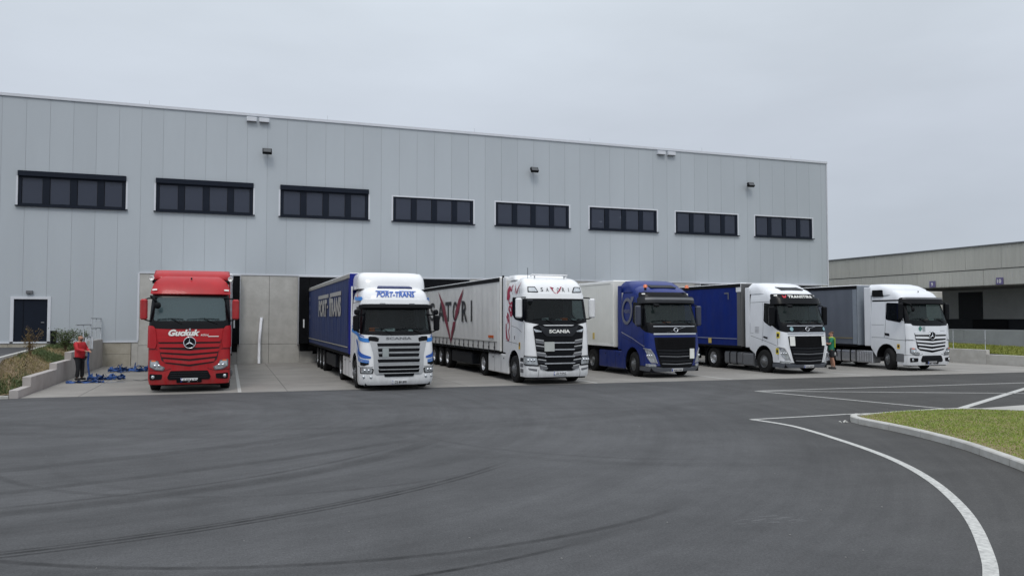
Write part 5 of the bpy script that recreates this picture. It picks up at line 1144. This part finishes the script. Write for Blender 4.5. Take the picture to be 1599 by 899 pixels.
    M().box(-1.1, 1.1, .15, .6, .26, .5).obj('bumper_underside', BLACK, root)
    for x_, z_ in docs: patch('paper_notice', S, rr(x_ - .11, x_ + .11, z_ - .2, z_ + .2, .01), PAPER, root, .085, .01); 
    plate(root, S, .03, .345, platet, off=.05)
    for sg in (-1, 1): mirror(root, sg * 1.42, .62, 2.10, 2.92, mirrorm, .24)
    q = M(); q.tube([(-.82, .42, 3.0), (-.82, .15, 2.95)], .03, 6); q.box(-.95, -.72, .06, .2, 2.86, 2.98, .04); q.obj('front_mirror', BLACK, root)
    chassis(root, skirt, paint); tractor_wheels(root, steer)
    return S

def lorry(i, yn, label):
    return empty('lorry', (centers[i] + (.12 if i == 1 else 0), yn, 0), label, 'truck', 'lorries parked at the loading docks')
# 1 red
t1 = lorry(0, 27.6, 'red cab lorry with white slanted lettering on its nose, leftmost of the row'); S = actros(t1, RED, RED, True, glossy_mirror=RED, skirt='bands')
text('fleet_lettering', 'Guckuk', S, -.17, 1.935, .95, .21, WLENS, t1, off=.02, shear=.3, bold=.05); text('fleet_lettering', 'KÖLN', S, .45, 1.865, .24, .07, WLENS, t1, off=.02, shear=.25, bold=.02); patch('lettering_bar', S, [(.56, 1.80), (.88, 1.80), (.89, 1.825), (.54, 1.825)], WLENS, t1, .02, 0)
plate(t1, S, -.0, .415, 'K GG 6127'); q = M().box(-.03, .03, -.04, .0, -.04, .04, .01).obj('nose_emblem', SILVER, t1); q.location = S(0, 2.03, .02)
trailer(t1, mat('curtain_grey_red_truck', (.25, .26, .28), .6), post=ALU)
# 2 port-trans
t2 = lorry(1, 26.0, 'white cab lorry with blue stripes and silver grille pulling a lettered blue curtain trailer'); scania_r(t2)
CB = mat('curtain_blue_faded', (.022, .042, .14), .65, c2=(.032, .045, .115), scale=.8, spec=.25, grime=.3); CB2 = mat('deep_blue_panel', (.004, .012, .20), .5, spec=.3)
trailer(t2, CB, y0=2.55, rail=mat('rail_weathered', (.36, .35, .32), .5, metal=.3, var=.2), band=mat('seam_yellowish', (.40, .38, .30), .6), post=CB2, bandh=.22, y1=17.7)
F = tl(-1); SLV = mat('curtain_print_silver', (.42, .41, .38), .6, c2=(.33, .32, .31), scale=4)
mm_ = M(); textm('PORT', F, -10.9, 2.86, 3.3, .78, off=.045, bold=.05, mm=mm_); textm('-', F, -9.0, 2.9, .35, .12, off=.045, mm=mm_); textm('TRANS', F, -6.5, 2.86, 3.7, .78, off=.045, bold=.05, mm=mm_)
mm_.obj('curtain_lettering', SLV, t2)
mm_ = M(); mm_.box(-TRW - .046, -TRW - .04, 4.65, 8.1, 3.30, 3.46); mm_.box(-TRW - .046, -TRW - .04, 8.7, 12.7, 3.30, 3.46); mm_.box(-TRW - .046, -TRW - .04, 8.0, 8.25, 2.5, 3.30); mm_.obj('curtain_lettering', SLV, t2)
for z_, w_ in ((3.42, 'SPED'), (2.95, 'LOGI'), (2.5, 'TRAN')): text('curtain_small_print', w_, F, -17.0, z_, 1.1, .2, mat('faded_print', (.16, .18, .26), .6), t2, off=.045)
# 3 satori
t3 = lorry(2, 26.3, 'white high cab lorry whose white trailer carries tall black letters and a crimson V'); scania_s(t3)
CW = mat('curtain_white', (.74, .735, .71), .6, c2=(.64, .635, .615), scale=.9, grime=.5)
trailer(t3, CW, y0=2.95, y1=16.9, rail=BLACK, straps=19, post=mat('trailer_white', (.76, .76, .74), .5, var=.05), bandh=.34, band=mat('seam_grey', (.33, .33, .31), .6))
DKL = mat('tall_lettering_black', (.025, .027, .032), .55, var=.2, scale=6)
for ch, ya, yb_ in (('S', 13.2, 14.2), ('A', 11.35, 12.55), ('T', 10.0, 11.1), ('O', 8.9, 9.75), ('R', 7.35, 8.25), ('I', 6.62, 6.8)): text('curtain_letter', ch, F, -(ya + yb_) / 2, 2.73, yb_ - ya, .94, DKL, t3, off=.05, bold=.02)
CR = mat('curtain_crimson', (.23, .03, .055), .55)
for P in ([(12.5, 3.78), (11.75, 3.0), (11.2, 2.3), (10.45, 1.6), (10.05, 1.2), (10.2, 1.6), (10.7, 2.3), (11.2, 3.0)], [(7.9, 3.78), (8.45, 3.0), (9.0, 2.45), (9.4, 2.28), (9.3, 2.7), (8.7, 3.3)], [(9.2, 2.25), (9.7, 1.65), (10.05, 1.18), (9.98, 1.75), (9.65, 2.25)]): patch('curtain_emblem', F, [(-a, b) for a, b in P], CR, t3, .055, 0, .6)
M().box(-TRW - .055, -TRW - .045, 3.65, 4.3, 1.62, 1.72).obj('orange_label', AMBER, t3)
# 4 blue
t4 = lorry(3, 27.6, 'deep blue cab lorry with orange roof beacons pulling a white box trailer'); volvo(t4, BLUE, beacons=True, ring=True, docs=((.68, .98),), mirrorm=mat('blue_black_mirror', (.03, .035, .06), .3, coat=.5), steer=-.12)
trailer(t4, mat('box_white', (.76, .76, .72), .45, var=.04, scale=1, grime=.4), kind='box', y0=3.0, y1=16.4, ztop=4.02, zb=1.18, rail=mat('box_rail', (.8, .8, .78), .4)); M().box(-TRW - .018, -TRW - .011, 4.9, 5.1, 1.45, 1.75).obj('yellow_label', mat('label_ochre', (.6, .45, .12), .5), t4)
# 5 transtira
t5 = lorry(4, 27.6, 'white cab lorry with white lettered dark visor pulling a plain blue curtain trailer'); S = volvo(t5, WHITE2, visortext='TRANSTIRA', docs=((-.82, 1.42), (.80, 1.42)), skirt='tanks', platet='DSS 60GP', visorband=False)
for x_ in (-.78, .98): patch('round_sticker', S, [(x_ + .08 * math.cos(k * PI / 8), 1.94 + .09 * math.sin(k * PI / 8)) for k in range(16)], mat('sticker_teal', (.25, .42, .46), .5), t5, .03, 0)
trailer(t5, mat('curtain_blue', (.001, .016, .155), .6, var=.12, scale=1, spec=.2, grime=.25), y0=2.95, y1=16.4, rail=BLACK, band=mat('seam_pale_blue', (.25, .28, .40), .6), post=mat('post_grey', (.11, .112, .115), .5), bandh=.32, roofm=WHITE)
M().box(-TRW - .05, -TRW - .044, 5.3, 5.55, 1.2, 1.45).obj('yellow_label', MC['label_ochre'], t5)
M().box(-TRW - .03, -TRW + .3, 2.93, 3.32, 3.62, 4.05, .02).obj('front_cap', WHITE, t5)
patch('corner_mark', F, [(-4.2, 3.62), (-3.85, 3.62), (-3.85, 3.3), (-3.92, 3.3), (-3.92, 3.56), (-4.2, 3.56)], MGREY, t5, .05, 0)
# 6 white, grey trailer
t6 = lorry(5, 27.3, 'white cab lorry with steered front wheels and grey curtain trailer, rightmost of the row'); S = actros(t6, WHITE2, BLACK, False, steer=-.42, skirt='bands', defl='smooth')
plate(t6, S, .0, .385, 'DW 5K638'); patch('green_emblem', S, [(-.62 + .1 * math.cos(k * PI / 7), 1.93 + .11 * math.sin(k * PI / 7)) for k in range(12)], mat('logo_green', (.06, .20, .17), .5), t6, .01, 0); patch('emblem_plate', S, rr(-.5, -.34, 1.8, 2.03, .01), mat('emblem_grey', (.35, .38, .40), .5), t6, .012, 0)
text('model_lettering', 'Actros', S, .72, 1.83, .3, .05, MGREY, t6, off=.012)
trailer(t6, mat('curtain_slate', (.125, .14, .17), .55, c2=(.105, .12, .145), scale=.7), y0=3.15, y1=16.7, rail=BLACK, band=mat('seam_ochre', (.30, .24, .10), .6), post=mat('post_blue_grey', (.24, .27, .31), .45), bandh=.3)

# ================================================================== PEOPLE
SKIN = mat('skin', (.42, .22, .15), .6, var=.06)
def skin(name, nodes, edges, m, parent=None, sub=2, root=0):
    me = bpy.data.meshes.new(name); me.from_pydata([n[:3] for n in nodes], edges, []); o = link(name, me, m, parent)
    md = o.modifiers.new('skin', 'SKIN'); md.use_smooth_shade = True
    for i, n in enumerate(nodes):
        sv = me.skin_vertices[0].data[i]; r = n[3]; sv.radius = r if isinstance(r, tuple) else (r, r); sv.use_root = (i == root)
    s = o.modifiers.new('sub', 'SUBSURF'); s.levels = s.render_levels = sub
    return o
def chain(n, e, start, pts):
    for p in pts: n.append(p); e.append((start, len(n) - 1)); start = len(n) - 1
    return start
def person(loc, rz, label, arms, legs, top_m, leg_m, shorts=False, sleeves=True, hair=None, stout=1.0, scale=1, beard=False):
    r = bpy.data.objects.new('person', None); col.objects.link(r); r.location = loc; r.rotation_euler = (0, 0, rz); r.scale = (scale,) * 3; tag(r, label, 'person')
    k = stout   # figure faces -Y
    n = [(0, 0, .95, (.10, .08))]; e = []
    ch = chain(n, e, 0, [(0, .0, 1.12, (.10, .08)), (0, .01, 1.3, (.12, .08)), (0, .02, 1.43, (.10, .07))]); nk = chain(n, e, ch, [(0, .01, 1.50, .055), (0, -.01, 1.56, (.07, .085)), (0, -.015, 1.64, (.08, .1)), (0, -.005, 1.71, (.068, .085))])
    for s, A in zip((-1, 1), arms):
        sh, el, wr = A; w = chain(n, e, ch, [(s * .19 * (1 + (k - 1) * .4), .01, 1.42, .06), (*el, .043), (*wr, .03)])
        d = (Vector(wr) - Vector(el)).normalized(); side = d.cross(Vector((0, 0, 1))).normalized() if abs(d.z) < .9 else Vector((0, 1, 0)); P = Vector(wr) + d * .06; pm = chain(n, e, w, [(*P, (.034, .02))])
        for j, (o_, L_) in enumerate(((-.027, .07), (-.009, .08), (.009, .075), (.027, .06))):
            b = P + d * .035 + side * o_; chain(n, e, pm, [(*b, .010), (*(b + d * L_ * .5 + Vector((0, 0, -.01))), .009), (*(b + d * L_ * .75 + Vector((0, 0, -.04))), .008)])
        b = Vector(wr) + d * .03 - side * .03 * s; chain(n, e, w, [(*(b), .011), (*(b + d * .035 - side * .02 * s), .009)])
    for s, (kn, an) in zip((-1, 1), legs):
        chain(n, e, 0, [(s * .10, 0, .86, .08), (*kn, .056), (kn[0] * .5 + an[0] * .5, kn[1] * .5 + an[1] * .5 + .015, kn[2] * .55 + an[2] * .45, .055), (*an, .036)])
    body = skin('body', n, e, SKIN, r)
    # face
    f = M(); f.add([(-.018, -.115, 1.61), (.018, -.115, 1.61), (0, -.145, 1.61), (0, -.105, 1.665)], [(0, 1, 2), (0, 2, 3), (1, 3, 2)]); f.obj('nose', SKIN, body)
    for s in (-1, 1): M().ell((s * .033, -.103, 1.655), (.013, .008, .008), 8, 6).obj('eye', WLENS, body); M().ell((s * .033, -.110, 1.655), (.006, .003, .006), 6, 4).obj('pupil', PBLK, body); M().ell((s * .082, .0, 1.64), (.012, .022, .033), 8, 6).obj('ear', SKIN, body)
    M().box(-.028, .028, -.109, -.103, 1.575, 1.583).obj('mouth', mat('lips', (.25, .08, .07), .6), body)
    if beard: M().ell((0, -.055, 1.57), (.07, .055, .045), 12, 8).obj('beard', mat('beard_dark', (.05, .035, .03), .9), r)
    if hair: M().ell((0, .015, 1.70), (.078, .098, .062), 14, 8).obj('hair', hair, r)
    # jacket or shirt
    n = [(0, 0, .80, (.155 * k, .135 * k))]; e = []
    chain(n, e, 0, [(0, 0, .92, (.165 * k, .14 * k))])
    ch = chain(n, e, 1, [(0, -.01 * k, 1.05, (.165 * k, .145 * k)), (0, 0, 1.22, (.17 * k, .135 * k)), (0, .015, 1.37, (.165, .115)), (0, .02, 1.45, (.085, .075))])
    for s, A in zip((-1, 1), arms):
        sh, el, wr = A; el = Vector(el); wr = Vector(wr); S_ = Vector((s * .19 * (1 + (k - 1) * .4), .01, 1.41)); a = [(*S_, .083 * (1 + (k - 1) * .3)), ]
        if sleeves: a += [(*(S_ * .5 + el * .5), .082), (*el, .072), (*(el * .35 + wr * .65), .06), (*(el * .08 + wr * .92), .05)]
        else: a += [(*(S_ * .5 + el * .5), .072), (*(S_ * .25 + el * .75), .068)]
        chain(n, e, ch - 1, a)
    skin('jacket' if sleeves else 'shirt', n, e, top_m, r)
    n = [(0, 0, .96, (.15 * k, .12 * k))]; e = []
    for s, (kn, an) in zip((-1, 1), legs):
        kn = Vector(kn); an = Vector(an); h = Vector((s * .10, 0, .84))
        if shorts: chain(n, e, 0, [(*h, .115), (*(h * .45 + kn * .55), .10), (*(kn + Vector((0, 0, .04))), .095)])
        else: chain(n, e, 0, [(*h, .118 * (1 + (k - 1) * .5)), (*(h * .5 + kn * .5), .1), (*kn, .082), (*(kn * .5 + an * .5), .075), (*(an + Vector((0, 0, .02))), .072)])
    skin('shorts' if shorts else 'trousers', n, e, leg_m, r)
    for s, (kn, an) in zip((-1, 1), legs):
        q = M().box(an[0] - .05, an[0] + .05, an[1] - .17, an[1] + .085, 0, .095, .035); q.obj('shoe', mat('shoe_black', (.02, .02, .022), .7), r)
    return r
JR = mat('jacket_red', (.46, .014, .022), .7, var=.25, scale=9, bump=.5, bscale=14); TB = mat('trousers_black', (.014, .015, .018), .85, var=.3, scale=9, bump=.4, bscale=14)
p1 = person((-5.42, 34.55, .006), R(62), 'bald man in red jacket and black trousers gathering a blue strap by the wall', (((0, 0, 0), (-.28, -.10, 1.18), (-.14, -.36, 1.13)), ((0, 0, 0), (.30, -.08, 1.16), (.06, -.36, 1.12))), (((-.11, -.02, .48), (-.12, .02, .08)), ((.12, -.03, .48), (.14, .0, .08))), JR, TB, stout=1.32, beard=True)
VG = mat('shirt_green', (.02, .21, .12), .8, var=.2, scale=10, bump=.4, bscale=14)
p2 = person((26.98, 29.98, .006), R(-128), 'man in green shirt, yellow safety vest and black shorts beside the white cab', (((0, 0, 0), (-.27, -.06, 1.16), (-.17, -.27, 1.20)), ((0, 0, 0), (.27, -.08, 1.16), (.15, -.28, 1.22))), (((-.10, -.03, .48), (-.11, .02, .08)), ((.11, .04, .48), (.13, .10, .08))), VG, TB, shorts=True, sleeves=False, hair=mat('hair_short', (.12, .07, .045), .9), scale=1.01)
VY = mat('vest_yellow', (.38, .55, .04), .7); M().box(-.13, .13, .12, .165, 1.0, 1.46, .03).obj('safety_vest', VY, p2); M().box(-.175, -.13, -.10, .16, 1.0, 1.3, .02).obj('vest_side', VY, p2) 
for s in (-1, 1): M().box(s * .09 - .025, s * .09 + .025, -.11, .12, 1.40, 1.50, .02).obj('vest_shoulder', MC['vest_yellow'], p2)
M().box(-.2, -.08, .1, .2, .62, .80, .04).obj('knee_pouch', mat('pouch_grey', (.45, .46, .46), .8), p2)

# ================================================================== STRAPS
def strapheap(loc, rx, ry, n, m, label, h=.06, wseed=1):
    random.seed(wseed); q = M()
    for k in range(n):
        a0 = random.uniform(0, 2 * PI); pts = []; px_, py_ = random.gauss(0, rx * .35), random.gauss(0, ry * .35); a = a0
        for j in range(7):
            a += random.gauss(0, .9); px_ += rx * .32 * math.cos(a); py_ += ry * .4 * math.sin(a); px_ = max(-rx, min(rx, px_)); py_ = max(-ry, min(ry, py_)); pts.append((px_, py_, .012 + abs(random.gauss(0, h))))
        P = smooth_pts(pts, 5); vs = []
        for i, p in enumerate(P):
            d = Vector(P[min(i + 1, len(P) - 1)]) - Vector(P[max(i - 1, 0)]); s_ = d.cross(Vector((0, 0, 1))); s_ = (s_.normalized() if s_.length > 1e-5 else Vector((1, 0, 0))) * .028; tw = math.sin(i * .35 + k) * .03
            vs += [(p[0] + s_.x, p[1] + s_.y, max(.008, p[2] + tw)), (p[0] - s_.x, p[1] - s_.y, max(.008, p[2] - tw))]
        q.add(vs, [(2 * i, 2 * i + 1, 2 * i + 3, 2 * i + 2) for i in range(len(P) - 1)])
    o = q.obj('cargo_straps', m); o.location = loc; return tag(o, label, 'cargo straps', None)
strapheap((-4.95, 32.9, .006), .62, .16, 12, STRAPB, 'flat string of tangled blue cargo straps nearest the camera', .03, 3)
strapheap((-4.45, 34.4, .006), .62, .28, 26, STRAPB, 'thick heap of tangled blue cargo straps beside the man in red', .09, 5)
strapheap((-4.2, 39.3, .006), .75, .55, 26, STRAPB, 'tangled heap of blue cargo straps near the dock wall', .10, 8)
def band(pts, w, m, name, label):
    P = smooth_pts(pts, 5); vs = []
    for i, p in enumerate(P):
        d = Vector(P[min(i + 1, len(P) - 1)]) - Vector(P[max(i - 1, 0)]); s_ = d.cross(Vector((0, 0, 1)) if abs(d.normalized().z) < .9 else Vector((0, 1, 0))).normalized() * w / 2; vs += [Vector(p) + s_, Vector(p) - s_]
    return tag(M().add(vs, [(2 * i, 2 * i + 1, 2 * i + 3, 2 * i + 2) for i in range(len(P) - 1)]).obj(name, m), label, 'cargo strap')
band([(-3.95, 33.2, .02), (-3.5, 33.5, .05), (-3.1, 33.4, .02), (-2.8, 33.75, .05), (-2.4, 34.0, .02)], .12, STRAPK, 'cargo_strap', 'black strap end lying on the concrete between the heap and the red truck')
band([(-4.3, 32.75, .02), (-3.9, 32.6, .03), (-3.6, 32.75, .02)], .10, STRAPB, 'cargo_strap', 'single blue strap tail at the right end of the nearest string')
band([(-5.13, 34.33, 1.16), (-5.08, 34.3, 1.02), (-5.1, 34.32, .7), (-5.06, 34.3, .35), (-5.02, 34.32, .10)], .07, STRAPB, 'cargo_strap', 'blue strap hanging from the hands of the man in red')
